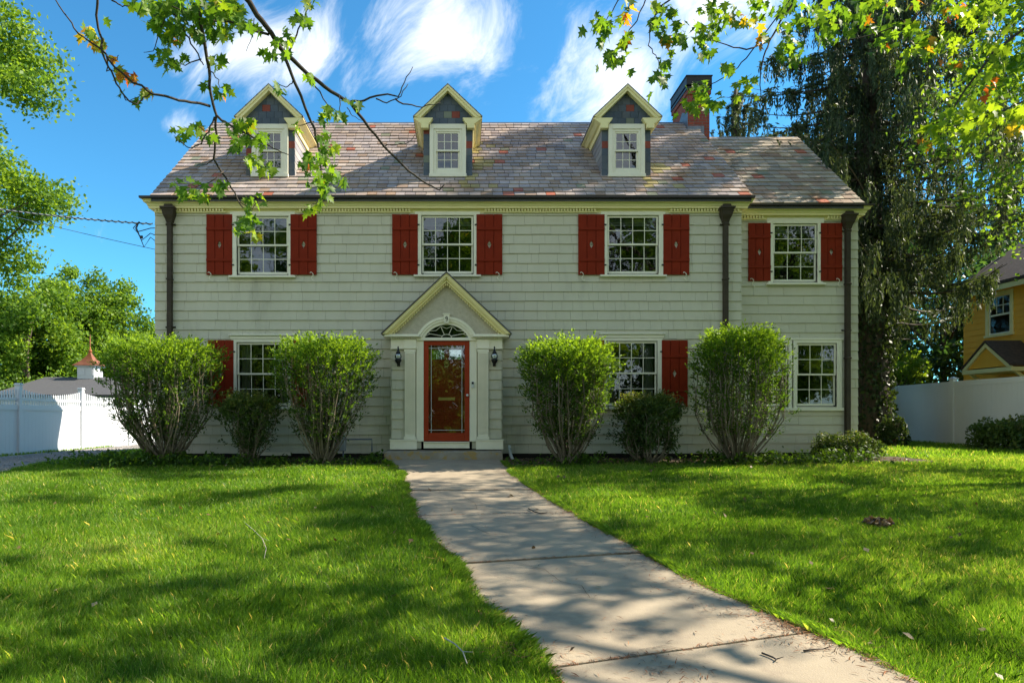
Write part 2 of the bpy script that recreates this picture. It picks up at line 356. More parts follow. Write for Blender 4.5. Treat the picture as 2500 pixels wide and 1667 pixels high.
# ------------------------------------------------------------------ grass
def grass():
    Vs = []; Rn = []
    def patch(d0, d1, dens, h, w, xm):
        area = (xm[1]-xm[0])*(d1-d0); n = int(area*dens)
        x = rng.uniform(xm[0], xm[1], n); y = rng.uniform(d0, d1, n)-CD
        # keep only what the camera neighbourhood can see
        dd = y+CD; keep = (x > -(CX/F)*dd-2.0) & (x < (1375/F)*dd+2.0); x = x[keep]; y = y[keep]
        ok = np.array([lawnok(a, b) for a, b in zip(x, y)], dtype=bool); x = x[ok]; y = y[ok]
        z = np.array([gz(a, b) for a, b in zip(x, y)]); n = len(x)
        tuft = .5+.5*np.sin(x*2.1+np.sin(y*3.3)*1.3)*np.sin(y*2.7+np.sin(x*1.9)*1.7)
        tuft2 = .5+.5*np.sin(x*9+y*4)*np.sin(y*11-x*3)
        hh = h*rng.uniform(.5, 1.3, n)*(.8+.25*tuft+.2*tuft2)
        # taller fringe at path edges
        th = rng.uniform(0, 2*np.pi, n); lean = rng.normal(0, .36, (n, 2))*hh[:, None]+np.stack([.16*np.sin(x*3.7+y*2), .16*np.cos(y*3.3-x*2)], 1)*hh[:, None]
        ww = w*rng.uniform(.6, 1.3, n)
        bx = np.cos(th)*ww; by = np.sin(th)*ww
        A = np.stack([x-bx, y-by, z-.004], 1); B = np.stack([x+bx, y+by, z-.004], 1)
        mx = x+lean[:, 0]*.4; my = y+lean[:, 1]*.4
        M1 = np.stack([mx+bx*.75, my+by*.75, z+hh*.6], 1); M2 = np.stack([mx-bx*.75, my-by*.75, z+hh*.6], 1)
        T = np.stack([x+lean[:, 0], y+lean[:, 1], z+hh*.98], 1)
        V = np.stack([A, B, M1, T, M2], 1).reshape(-1, 3)
        pat = np.sin(x*.9+2*np.sin(y*.7))*np.cos(y*1.1+1.4*np.sin(x*.8)); r = np.clip(.47+.22*(tuft-.5)+.16*pat+rng.normal(0, .19, n), 0, .93); r[rng.random(n) < .03+.05*(pat > .7)] = 1
        Vs.append(V); Rn.append(r)
    patch(2.9, 5.0, 12500, .062, .00135, (-5.5, 6.5))
    patch(5.0, 7.5, 7000, .060, .0019, (-8, 9))
    patch(7.5, 10, 4400, .058, .0027, (-10, 11))
    patch(10, 13.5, 2800, .056, .0038, (-12, 14))
    patch(13.5, 22, 420, .075, .009, (-13, 17))
    for tab, s_ in ((pl, -1), (pr, 1)):
        n = 34000; y = -.9-rng.random(n)**.8*10.9; x = np.array([edge(tab, q) for q in y])+s_*rng.uniform(-.012, .10, n); z = np.array([gz(a, b) for a, b in zip(x, y)])
        hh = rng.uniform(.04, .095, n)*(.8+.3*np.sin(y*5+x*3)); ww = rng.uniform(.0011, .0022, n)*(1+.10*(y+11)); th = rng.uniform(0, 2*np.pi, n); bx = np.cos(th)*ww; by = np.sin(th)*ww
        lx_ = -s_*rng.uniform(.1, .9, n)*hh+rng.normal(0, .25, n)*hh; ly_ = rng.normal(0, .35, n)*hh
        V = np.stack([np.stack([x-bx, y-by, z], 1), np.stack([x+bx, y+by, z], 1), np.stack([x+lx_*.35+bx*.7, y+ly_*.4+by*.7, z+hh*.62], 1), np.stack([x+lx_, y+ly_, z+hh*.9], 1), np.stack([x+lx_*.35-bx*.7, y+ly_*.4-by*.7, z+hh*.62], 1)], 1).reshape(-1, 3)
        Vs.append(V); Rn.append(np.clip(rng.normal(.5, .2, n), 0, .93))
    V = np.concatenate(Vs); r = np.concatenate(Rn); n = len(r)
    tag(npmesh('grass', V, n, 5, L_grass, rnd=r), 'short mown green grass covering the front lawn on both sides of the walk', 'grass', kind='stuff')
grass()

# ------------------------------------------------------------------ house
house = empty('house', (0, 0, 0)); tag(house, 'cream shingled two storey colonial house with slate roof, three dormers and red shutters', 'house')
XL, XR = -6.41, 5.88; WX = 8.60; WY = .45
EY, EZ = -.22, 5.54; RY, RZ = 3.22, 8.55; SLP = (RZ-EZ)/(RY-EY); BACK = 6.44
WEY, WEZ = WY-.22, 5.53; WRY, WRZ = 3.03, 8.10; WSL = (WRZ-WEZ)/(WRY-WEY); WBACK = WRY*2-WY
def subtract(rects, h):
    out = []
    for (x0, x1, z0, z1) in rects:
        a, b, c, d = h
        if a >= x1 or b <= x0 or c >= z1 or d <= z0: out.append((x0, x1, z0, z1)); continue
        if a > x0: out.append((x0, a, z0, z1))
        if b < x1: out.append((b, x1, z0, z1))
        m0, m1 = max(a, x0), min(b, x1)
        if c > z0: out.append((m0, m1, z0, c))
        if d < z1: out.append((m0, m1, d, z1))
    return out
def shingles(mb, O, U, Nn, u0, u1, z0, z1, holes=(), exp=.2, avg=.30, lim=None, seed=0, thick=.027):
    O = Vector(O); U = Vector(U); Nn = Vector(Nn); rr = random.Random(seed)
    k = 0; z = z0
    while z < z1-.01:
        zt = min(z+exp, z1); a, b = (u0, u1) if lim is None else lim((z+zt)/2)
        u = a-rr.uniform(0, avg)
        wav = rr.uniform(-.003, .003)
        while u < b:
            w = avg*rr.uniform(.5, 1.5); c0, c1 = max(u, a), min(u+w, b); u += w
            if c1-c0 < .01: continue
            dn = rr.uniform(0, .004); dz = rr.choice([0, 0, 0, rr.uniform(-.004, .004)])
            for (x0, x1, y0, y1) in subtract([(c0, c1, z, zt)], (1e9, 1e9, 0, 0)) if not holes else _sub([(c0, c1, z, zt)], holes):
                if x1-x0 < .004 or y1-y0 < .004: continue
                def dep(v): return thick-(thick-.005)*(v-z)/exp+dn
                g = .0018
                y0b = y0+(dz+wav if y0 == z else 0)
                p = lambda uu, vv, nn: O+U*uu+Vector((0, 0, vv))+Nn*nn
                xa, xb = (x0+g if x0 == c0 and c0 > a else x0), (x1-g if x1 == c1 and c1 < b else x1)
                mb.hexa([p(xa, y0b, 0), p(xb, y0b, 0), p(xb, y0b, dep(y0)), p(xa, y0b, dep(y0)), p(xa, y1, 0), p(xb, y1, 0), p(xb, y1, dep(y1)), p(xa, y1, dep(y1))])
        z = zt; k += 1
def _sub(rects, holes):
    for h in holes: rects = subtract(rects, h)
    return rects
def nx2(px, d): return (px-CX)/F*d
def nz2(py, d): return E+(HY-py)/F*d
D0 = 14.0
# window specs: glass x0,x1,y0,y1 in photo px, cols, depth plane
def spec(a, b, t, bt, d): return (nx2(a, d), nx2(b, d), nz2(bt, d), nz2(t, d))
wins = [('up', spec(584, 700, 534, 664, D0), 4, 0), ('up', spec(1034, 1151, 532, 662, D0), 4, 0), ('up', spec(1487, 1602, 532, 662, D0), 4, 0),
        ('lo', spec(584, 700, 841, 984, D0), 4, 0), ('lo', spec(1484, 1599, 838, 984, D0), 4, 0),
        ('up', spec(1891, 1989, 552, 682, 14.45), 3, WY), ('lo', spec(1948, 2036, 843, 985, 14.45), 3, WY), ('lo', spec(1831, 1918, 843, 985, 14.45), 3, WY)]
M_ = .045     # sash stile beyond the glass
pcx = -.29; ph = 1.12
holes_main = [(w[1][0]-M_, w[1][1]+M_, w[1][2]-M_-.02, w[1][3]+M_) for w in wins[:5]]
holes_wing = [(w[1][0]-M_, w[1][1]+M_, w[1][2]-M_-.02, w[1][3]+M_) for w in wins[5:]]
door_hole = (pcx-.5, pcx+.5, .3, 2.9)
SB = .21      # siding bottom
gab = lambda ey, ez, sl, ry, y: ez+(min(y, 2*ry-y)-ey)*sl
mb = MB()
shingles(mb, (0, 0, 0), (1, 0, 0), (0, -1, 0), XL-.02, XR+.02, SB, 5.27, holes_main+[(pcx-ph, pcx+ph, 0, 2.6)], seed=1)
def limg(z):
    if z < EZ+.0: return (0, BACK)
    t = (z-EZ)/SLP+.30; return (EY+t+.0, 2*RY-EY-t)
shingles(mb, (XL, 0, 0), (0, 1, 0), (-1, 0, 0), 0, BACK, SB, RZ-.25, lim=limg, seed=2)
shingles(mb, (XR, 0, 0), (0, 1, 0), (1, 0, 0), 0, BACK, SB, RZ-.25, lim=limg, seed=3)
mb.build('wall', siding, house)
mb = MB()
shingles(mb, (0, WY, 0), (1, 0, 0), (0, -1, 0), XR+.024, WX+.02, SB, 5.27, holes_wing, seed=4, avg=.55)
def limw(z):
    if z < WEZ: return (WY, WBACK)
    t = (z-WEZ)/WSL+.3; return (WEY+t, 2*WRY-WEY-t)
shingles(mb, (WX, 0, 0), (0, 1, 0), (1, 0, 0), WY, WBACK, SB, WRZ-.25, lim=limw, seed=5)
tag(mb.build('wall', siding, house), 'recessed side wing wall of yellowish cream shingles')
# inner shell so rooms are enclosed
mb = MB()
for r in _sub([(XL+.01, XR-.01, .1, 5.5)], holes_main+[door_hole]): mb.box(r[0], r[1], .001, .12, r[2], r[3])
for r in _sub([(XR+.03, WX-.01, .1, 5.5)], holes_wing): mb.box(r[0], r[1], WY+.001, WY+.12, r[2], r[3])
mb.box(XL+.001, XL+.1, .125, BACK, .1, 5.5); mb.box(XR-.1, XR-.001, .125, BACK, .1, 5.5); mb.box(WX-.1, WX-.002, WY+.13, WBACK, .1, 5.5)
mb.box(XL+.12, XR-.12, BACK-.1, BACK, .1, 5.5); mb.box(XR+.12, WX-.12, WBACK-.1, WBACK, .1, 5.5)
mb.box(XL+.12, XR-.12, .13, BACK-.11, 2.85, 2.95); mb.box(XL+.12, XR-.12, .13, BACK-.11, .1, .2); mb.box(XL+.12, XR-.12, .13, BACK-.11, 5.4, 5.5)
mb.box(XR+.12, WX-.12, WY+.13, WBACK-.11, 2.85, 2.95); mb.box(XR+.12, WX-.12, WY+.13, WBACK-.11, 5.4, 5.49)
for g in ((XL+.002, EY, EZ, RY, RZ), (XR-.06, EY, EZ, RY, RZ)):
    mb.prism([(g[0], g[1]+.3, g[2]-.02), (g[0], 2*RY-EY-.3, g[2]-.02), (g[0], g[3], g[4]-.28)], (0, 0, 0), (.05, 0, 0))
mb.prism([(WX-.06, WEY+.3, WEZ-.02), (WX-.06, 2*WRY-WEY-.3, WEZ-.02), (WX-.06, WRY, WRZ-.28)], (0, 0, 0), (.05, 0, 0))
mb.build('inner_wall', dark, house)
mb = MB(); mb.box(XL+.03, XR-.03, .03, BACK-.03, -.2, SB-.001); mb.box(XR-.02, WX-.03, WY+.03, WBACK-.03, -.2, SB-.001)
mb.build('foundation', foundation, house)
# ---- slate roof
PAL = [(.42, .35, .315), (.385, .325, .295), (.46, .385, .34), (.39, .34, .325), (.355, .30, .285), (.45, .37, .31), (.41, .335, .295)]
def slates(mb, x0, x1, y0, z0, slope, length, rows, wid, red_p, brown, seed, skip=None, green=.03):
    rr = random.Random(seed); th = math.atan(slope); S = Vector((0, math.cos(th), math.sin(th))); Nn = Vector((0, -math.sin(th), math.cos(th)))
    e = length/rows; O = Vector((0, y0, z0))
    for k in range(rows):
        u = x0-(wid/2 if k % 2 else 0)+rr.uniform(-.02, .02); yb = k*e
        while u < x1:
            w = wid*rr.uniform(.86, 1.12); a, b = max(u, x0), min(u+w, x1); u += w
            if b-a < .02: continue
            if skip and skip((a+b)/2, yb): continue
            c = rr.choice(PAL); f = rr.uniform(.84, 1.12); c = tuple(q*f for q in c); q = rr.random()
            if q < red_p: c = (.42*f, .145*f, .09*f)
            elif q < red_p+green: c = (.26*f, .27*f, .19*f)
            elif q < red_p+green+brown*(1.2-k/rows)*(1+1.6*max(0, min(1, (-2.5-u)/3.5))): c = (.37*f, .27*f, .20*f)
            if rows == 23 and any(cc+.45 < u < cc+1.0+.2*math.sin(k) for cc in (-.31, 3.6)) and 1 < k < 17 and rr.random() < .5: c = (.42*f, .36*f, .17*f)
            mb.cur = c; d0 = rr.uniform(.022, .032); g = .0055; dy = rr.uniform(-.007, .007)
            mb.hexa([O+S*(yb+dy)+Vector((a+g, 0, 0)), O+S*(yb+dy)+Vector((b-g, 0, 0)), O+S*(yb+e+.01)+Vector((b-g, 0, 0))-Nn*.004, O+S*(yb+e+.01)+Vector((a+g, 0, 0))-Nn*.004,
                     O+S*(yb+dy)+Vector((a+g, 0, 0))+Nn*d0, O+S*(yb+dy)+Vector((b-g, 0, 0))+Nn*d0, O+S*(yb+e+.01)+Vector((b-g, 0, 0))+Nn*.005, O+S*(yb+e+.01)+Vector((a+g, 0, 0))+Nn*.005])
dorm = [(nx2(660.7, 14.53), 0), (nx2(1093.4, 14.53), 1), (nx2(1528.5, 14.53), 2)]
DY = .53; DZ = EZ+(DY-EY)*SLP; DH = .53      # front plane, half width of body
DEZ, DAZ, DOH = 7.46, 8.15, .70
def under_dormer(x, s):
    y = EY+s*math.cos(math.atan(SLP)); z = EZ+(y-EY)*SLP
    return y > DY+.12 and z < DEZ-.15 and any(abs(x-c) < DH-.1 for c, _ in dorm)
SLEN = math.hypot(RY-EY, RZ-EZ)
mb = MB(); mb.usec = True
slates(mb, XL-.02, XR+.16, EY-.03, EZ, SLP, SLEN+.02, 23, .215, .028, .10, 5, under_dormer, .02)
mb.cur = (.10, .10, .11)
mb.prism([(XL-.01, EY, EZ-.02), (XL-.01, RY, RZ-.02), (XL-.01, 2*RY-EY, EZ-.02), (XL-.01, 2*RY-EY, EZ-.10), (XL-.01, RY, RZ-.10), (XL-.01, EY, EZ-.10)], (0, 0, 0), (XR+.15-XL, 0, 0))
mb.cur = (.30, .28, .31)
mb.quad((XL-.02, 2*RY-EY, EZ), (XR+.16, 2*RY-EY, EZ), (XR+.16, RY, RZ+.01), (XL-.02, RY, RZ+.01))
mb.cur = (.10, .12, .16); mb.prism([(XL-.02, RY-.11, RZ-.06), (XL-.02, RY, RZ+.045), (XL-.02, RY+.11, RZ-.06)], (0, 0, 0), (XR+.16-XL, 0, 0))
roof = mb.build('roof', slate, house)
mb = MB(); mb.usec = True; PALB = PAL[:]; PAL[:] = [(.44, .37, .28), (.385, .325, .255), (.48, .40, .30), (.35, .305, .25), (.42, .355, .285)]
slates(mb, XR+.02, WX+.02, WEY-.03, WEZ, WSL, math.hypot(WRY-WEY, WRZ-WEZ)+.02, 18, .255, .02, .2, 9)
PAL[:] = PALB
mb.cur = (.10, .10, .11)
mb.prism([(XR+.02, WEY, WEZ-.02), (XR+.02, WRY, WRZ-.02), (XR+.02, 2*WRY-WEY, WEZ-.02), (XR+.02, 2*WRY-WEY, WEZ-.10), (XR+.02, WRY, WRZ-.10), (XR+.02, WEY, WEZ-.10)], (0, 0, 0), (WX-XR, 0, 0))
mb.cur = (.30, .28, .27)
mb.quad((XR+.02, 2*WRY-WEY, WEZ), (WX+.02, 2*WRY-WEY, WEZ), (WX+.02, WRY, WRZ+.01), (XR+.02, WRY, WRZ+.01))
mb.cur = (.26, .25, .26); mb.prism([(XR+.2, WRY-.10, WRZ-.06), (XR+.2, WRY, WRZ+.035), (XR+.2, WRY+.10, WRZ-.06)], (0, 0, 0), (WX-XR-.18, 0, 0))
tag(mb.build('roof', slate, house), 'lower slate roof of the side wing')
# rake boards
mb = MB()
for (X, ey, ez, ry, rz, s) in ((XL-.03, EY, EZ, RY, RZ, -1), (XR+.022, EY, EZ, RY, RZ, 1), (WX+.0, WEY, WEZ, WRY, WRZ, 1)):
    for q in (0, 1):
        mb = MB(); a = (ey if q == 0 else 2*ry-ey); mb.prism([(X, a, ez-.11), (X, ry, rz-.11), (X, ry, rz-.29), (X, a+(.2 if q == 0 else -.2), ez-.11)], (0, 0, 0), (s*.028, 0, 0)); mb.build('rake_board', trim, house)
# ---- cornices: crown profile swept along x with mitred return
def cornice(x0, x1, y, zt, ends, name='cornice'):
    mb = MB()
    prof = [(.0, -.165), (.115, -.165), (.115, -.125), (.13, -.12), (.14, -.085), (.165, -.06), (.19, -.055), (.195, -.012), (.22, -.008), (.22, -.0)]   # (projection, z)
    n0 = len(mb.v); k = len(prof)
    rings = []
    for (xx, s, ret) in ((x0, -1, ends[0]), (x1, 1, ends[1])):
        ring = [(xx+s*(p if ret else 0), y-p, zt+z) for p, z in prof]; back = [(xx+s*(p if ret else 0), y+.9, zt+z) for p, z in prof]; rings.append((ring, back, ret))
    L0, R0 = rings[0], rings[1]
    def strip(a, b):
        n = len(mb.v); mb.v += a+b
        for i in range(k-1): mb.face((n+i, n+i+1, n+k+i+1, n+k+i))
    strip(L0[0], R0[0])
    if L0[2]: strip(L0[1], L0[0])
    if R0[2]: strip(R0[0], R0[1])
    n = len(mb.v); xa = x0-(.22 if ends[0] else 0); xb = x1+(.22 if ends[1] else 0)
    mb.v += [(xa, y-.22, zt), (xb, y-.22, zt), (xb, y+.9, zt), (xa, y+.9, zt)]; mb.face((n, n+1, n+2, n+3))
    return mb.build(name, trim, house)
cornice(XL, XR, 0, 5.50, (1, 1)); cornice(XR+.16, WX, WY, 5.49, (0, 1))
# frieze + dentils
def frieze(xa, xb, y, gaps, zt):
    mb = MB(); mb.box(xa, xb, y-.031, y-.0015, zt-.115, zt+.03)
    segs = [(xa, xb)]
    for g in gaps:
        ns = []
        for (a, b) in segs:
            if g[1] <= a or g[0] >= b: ns.append((a, b)); continue
            if g[0] > a: ns.append((a, g[0]))
            if g[1] < b: ns.append((g[1], b))
        segs = ns
    for (a, b) in segs:
        mb.box(a, b, y-.088, y-.0315, zt-.012, zt+.02); mb.box(a, b, y-.06, y-.0315, zt-.118, zt-.092)
        x = a+.02
        while x < b-.05: mb.box(x, x+.037, y-.085, y-.0315, zt-.091, zt-.013); x += .0635
    return mb.build('frieze', trim, house)
ZF = 5.375
frieze(XL-.015, XR+.015, 0, [(w[1][0]-.26, w[1][1]+.26) for w in wins[:3]], ZF)
frieze(XR+.03, WX+.015, WY, [(wins[5][1][0]-.22, wins[5][1][1]+.22)], ZF-.015)
# gutter line
mb = MB(); mb.box(XL-.24, XR+.20, EY-.055, EY+.02, 5.503, 5.545); mb.build('gutter', gutm, house)
mb = MB(); mb.box(XR+.30, WX+.24, WEY-.05, WEY+.02, 5.493, 5.522); mb.build('gutter', gutm, house)
# ---- windows
def sashes(mb, x0, x1, z0, z1, yf, cols, nrow=2, fr=.035, mun=.013, pers=0):
    zm = (z0+z1)/2
    for k, (a, b, y) in enumerate(((zm+.018, z1, yf), (z0, zm-.018, yf+.032))):
        mb.box(x0-fr, x0, y, y+.03, a-.036, b+fr); mb.box(x1, x1+fr, y, y+.03, a-.036, b+fr)
        mb.box(x0, x1, y+.001, y+.029, b, b+(fr if k == 0 else .018)); mb.box(x0, x1, y+.001, y+.029, a-(.036 if k == 0 else .05), a)
        for i in range(1, cols):
            x = x0+(x1-x0)*i/cols; mb.box(x-mun/2, x+mun/2, y+.004, y+.022, a, b)
        for i in range(1, nrow):
            z = a+(b-a)*i/nrow; mb.box(x0, x1, y+.006, y+.020, z-mun/2, z+mun/2)
def panes(mb, x0, x1, z0, z1, yf):
    zm = (z0+z1)/2; mb.quad((x0, yf+.013, zm), (x1, yf+.013, zm), (x1, yf+.013, z1), (x0, yf+.013, z1)); mb.quad((x0, yf+.045, z0), (x1, yf+.045, z0), (x1, yf+.045, zm), (x0, yf+.045, zm))
wl = ['upper window behind the hanging maple leaves', 'upper window above the entrance gable', 'upper window at the right of the main wall', 'lower window behind the left shrubs', 'lower window right of the entrance', 'small upper window of the side wing', 'lower wing window at the right', 'lower wing window hidden by the shrub']
for i, (kind, (x0, x1, z0, z1), cols, y) in enumerate(wins):
    mb = MB(); c = .105; yo = y-.045; yi = y-.0005
    lo = kind == 'lo'; wing = i >= 5
    top = z1+.05
    if not lo:
        mb.box(x0-c-M_, x0-M_, yo, yi, z0-.09, top+.02); mb.box(x1+M_, x1+c+M_, yo, yi, z0-.09, top+.02)
        zt = 5.285
        mb.box(x0-c-M_-.03, x1+c+M_+.03, yo-.004, yi, z1+M_, zt)                       # head board up to the frieze
    else:
        mb.box(x0-c-M_, x0-M_, yo, yi, z0-.09, top+.06); mb.box(x1+M_, x1+c+M_, yo, yi, z0-.09, top+.06)
        mb.box(x0-M_, x1+M_, yo, yi, z1+M_, top+.06)
        if not wing: mb.box(x0-c-M_-.02, x1+c+M_+.02, yo-.012, yi, top+.061, top+.13); mb.box(x0-c-M_-.045, x1+c+M_+.045, yo-.045, yi, top+.131, top+.16)
        elif i == 6: mb.box(wins[7][1][0]-c-M_-.03, x1+c+M_+.03, yo-.012, yi, top+.061, top+.10)
    # outer sash stop (storm frame)
    wo = mb.build('window', trimw, house, bevel=.004); tag(wo, wl[i])
    mb = MB(); sashes(mb, x0, x1, z0, z1, y-.01, cols); mb.build('sash', trimw, wo)
    mb = MB(); panes(mb, x0, x1, z0, z1, y-.01); mb.build('pane', glass, wo)
    mb = MB()
    if lo and wing:
        if i == 6: mb.box(wins[7][1][0]-c-M_-.03, x1+c+M_+.03, y-.075, yi, z0-.155, z0-.091)
    else: mb.box(x0-c-M_-.05, x1+c+M_+.05, y-.095, yi, z0-.13, z0-.0905)
    if mb.v: mb.build('sill', trimw, wo, bevel=.004)
    # roller blind / curtains inside
    mb = MB(); rr = random.Random(i)
    if not lo:
        for k in range(3): mb.box(x0, x1, y+.10+.012*k, y+.106+.012*k, z1-.05-.045*k, z1-.008-.045*k)
        mb.build('blind', curtain, wo)
    elif not wing:
        for s, xx in ((1, x0), (-1, x1)):
            mb = MB(); pts = []
            for k in range(7): pts.append((xx+s*k*.03, y+.16+(.02 if k % 2 else 0)))
            for (a, b) in zip(pts, pts[1:]): mb.quad((a[0], a[1], z0), (b[0], b[1], z0), (b[0], b[1], z1), (a[0], a[1], z1))
            mb.build('curtain', curtain, wo)
# ---- shutters
def shutter(x0, x1, z0, z1, y, side, label=None):
    mb = MB(); w = (x1-x0); g = .012; bw = (w-2*g)/3; xm = (x0+x1)/2; zd = z0+(z1-z0)*.502
    yf, yb = y-.052, y-.026
    for k in range(3):
        a = x0+k*(bw+g); b = a+bw
        if k != 1: mb.box(a, b, yf, yb, z0, z1)
        else:
            hw, hh = .042, .082
            o = [(a, z0), (b, z0), (b, z1), (a, z1)]; dmd = [(xm, zd-hh), (xm+hw, zd), (xm, zd+hh), (xm-hw, zd)]
            # board with diamond hole: 4 strips per face + inner walls
            P4 = [(a, zd-hh), (b, zd-hh), (b, zd+hh), (a, zd+hh)]
            mb.box(a, b, yf, yb, z0, zd-hh); mb.box(a, b, yf, yb, zd+hh, z1)
            for poly in ([(a, zd-hh), (xm, zd-hh), (xm-hw, zd), (xm, zd+hh), (a, zd+hh)], [(b, zd-hh), (b, zd+hh), (xm, zd+hh), (xm+hw, zd), (xm, zd-hh)]):
                mb.prism([(p[0], yf, p[1]) for p in poly], (0, 0, 0), (0, yb-yf, 0))
    for (a, b) in ((z0+.245*(z1-z0)-.03, z0+.245*(z1-z0)+.03), (z0+.76*(z1-z0)-.03, z0+.76*(z1-z0)+.03)):
        mb.box(x0+.001, x1-.001, yf-.02, yf-.0005, a, b)
        mb.box(x0+bw, x0+bw+g, yf+.008, yb-.001, a-.001, b+.001)
    mb.box(x0+bw-.002, x0+bw+g+.002, yb-.008, yb-.0012, z0+.003, z1-.003); mb.box(x1-bw-g-.002, x1-bw+.002, yb-.008, yb-.0012, z0+.003, z1-.003)
    s = mb.build('shutter', red, house, bevel=.003)
    if label: tag(s, label)
    mb = MB(); hx = x1 if side < 0 else x0
    for z in (z0+.165*(z1-z0), z0+.83*(z1-z0)): mb = MB(); mb.box(hx-.015*(1 if side < 0 else 1), hx+.03 if side < 0 else hx+.015, yf-.006, yf+.004, z-.012, z+.012); mb.box((hx+.01) if side < 0 else (hx-.035), (hx+.035) if side < 0 else (hx-.01), yf-.012, yb, z-.018, z+.01); mb.build('hinge', black, s)
    mb = MB(); sx = x0+.085 if side < 0 else x1-.085; sp = []
    for k in range(15):
        t = k/14; a = math.pi*1.25*(1-t*2) if False else 0
        sp.append((sx+.028*math.sin(t*2*math.pi)*(1 if side < 0 else 1)-.02+.04*t, yf-.015, z0+.05-.17*t))
    hk = [(sp[0][0]-.028, yf-.015, z0+.028)]+[(sp[0][0]-.02, yf-.015, z0+.05)]+sp+[(sp[-1][0]+.025, yf-.015, z0-.125)]
    mb.tube(hk, .0075, 5); mb.build('shutter_dog', trimw, s, smooth=True)
def sh(a, b, t, bt, d, y, side, lab=None): shutter(nx2(a, d), nx2(b, d), nz2(bt, d), nz2(t, d), y, side, lab)
for (a, b, s) in ((506, 569, -1), (710.5, 774, 1), (958, 1020.5, -1), (1163, 1226, 1), (1411, 1475, -1), (1617.7, 1681, 1)): sh(a, b, 525, 672, D0, 0, s)
for (a, b, s) in ((509, 572, -1), (712, 775, 1), (1410, 1474, -1), (1614, 1677, 1)): sh(a, b, 831, 993, D0, 0, s)
sh(1825, 1879, 546, 687, 14.45, WY, -1); sh(2001, 2053, 546, 687, 14.45, WY, 1)
# ---- downspouts
def downspout(px0, px1, d, y, zhead, zb):
    x0, x1 = nx2(px0, d), nx2(px1, d); xm = (x0+x1)/2; w = .048; mb = MB()
    ya, yb = y-.125, y-.03
    mb.box(xm-w, xm+w, ya, yb, zb, zhead-.40)
    for z in (zhead-.45, zhead-1.6, zhead-3.2): mb.box(xm-w-.012, xm+w+.012, ya-.012, yb+.01, z, z+.035)
    o = mb.build('downspout', darkm, house, bevel=.006)
    mb = MB()
    def ring(hw, z, dy): return [(xm-hw, ya-dy, z), (xm+hw, ya-dy, z), (xm+hw, yb+.015, z), (xm-hw, yb+.015, z)]
    R_ = [(.075, -.40, .0), (.09, -.34, .02), (.13, -.26, .06), (.155, -.17, .08), (.165, -.16, .09), (.165, -.145, .09), (.19, -.13, .11), (.19, -.095, .11), (.12, -.09, .05), (.10, -.03, .04)]
    n = len(mb.v)
    for (hw, z, dy) in R_: mb.v += ring(hw*.8, zhead+z, dy)
    for i in range(len(R_)-1):
        for j in range(4): q = (j+1) % 4; mb.face((n+i*4+j, n+i*4+q, n+i*4+4+q, n+i*4+4+j))
    m_ = n+(len(R_)-1)*4; mb.face((m_, m_+1, m_+2, m_+3))
    mb.build('leader_head', darkm, o, bevel=.004)
    mb = MB()
    for z in (zhead-.45, zhead-2.6):
        mb = MB(); mb.tube([(xm-w-.055, yb, z+.02), (xm-w, yb, z+.02), (xm+w, yb, z+.02), (xm+w+.055, yb, z+.02)], [.022, .012, .012, .022], 6); mb.build('strap', darkm, o)
downspout(406, 423, 13.92, 0, 5.44, .12); downspout(1764, 1779, 13.92, 0, 5.44, .12); downspout(2061, 2078, 14.37, WY, 5.43, .15)
# ---- chimney
cy0 = 16.82-CD; cy1 = cy0+1.2; c0x, c1x = 5.74, 6.29
mb = MB(); mb.box(c0x, c1x, cy0, cy1, .1, 9.30); mb.box(c0x-.03, c1x+.03, cy0-.03, cy1+.03, 9.12, 9.22); ch = mb.build('chimney', brick, house)
mb = MB(); mb.box(c0x-.045, c1x+.045, cy0-.045, cy1+.045, 9.301, 9.35)
for (a, b, c, d) in ((c0x-.045, c1x+.045, cy0-.045, cy0-.025), (c0x-.045, c1x+.045, cy1+.025, cy1+.045), (c0x-.045, c0x-.025, cy0-.024, cy1+.024), (c1x+.025, c1x+.045, cy0-.024, cy1+.024)): mb.box(a, b, c, d, 9.23, 9.56)
mb.box(c0x-.06, c1x+.06, cy0-.06, cy1+.06, 9.56, 9.585)
mb.build('chimney_cap', black, ch)
mb = MB(); zr = EZ+(cy0-EY)*SLP
mb.box(c0x-.012, c1x-.14, cy0-.015, cy0-.001, zr-.1, zr+.12)
mb.prism([(c0x-.014, cy0-.014, zr-.1), (c0x-.014, RY, RZ-.1), (c0x-.014, RY+.5, RZ-.45), (c0x-.014, RY+.5, RZ-.05), (c0x-.014, RY, RZ+.28), (c0x-.014, cy0-.014, zr+.45)], (0, 0, 0), (.012, 0, 0))
mb.build('flashing', lead, ch)
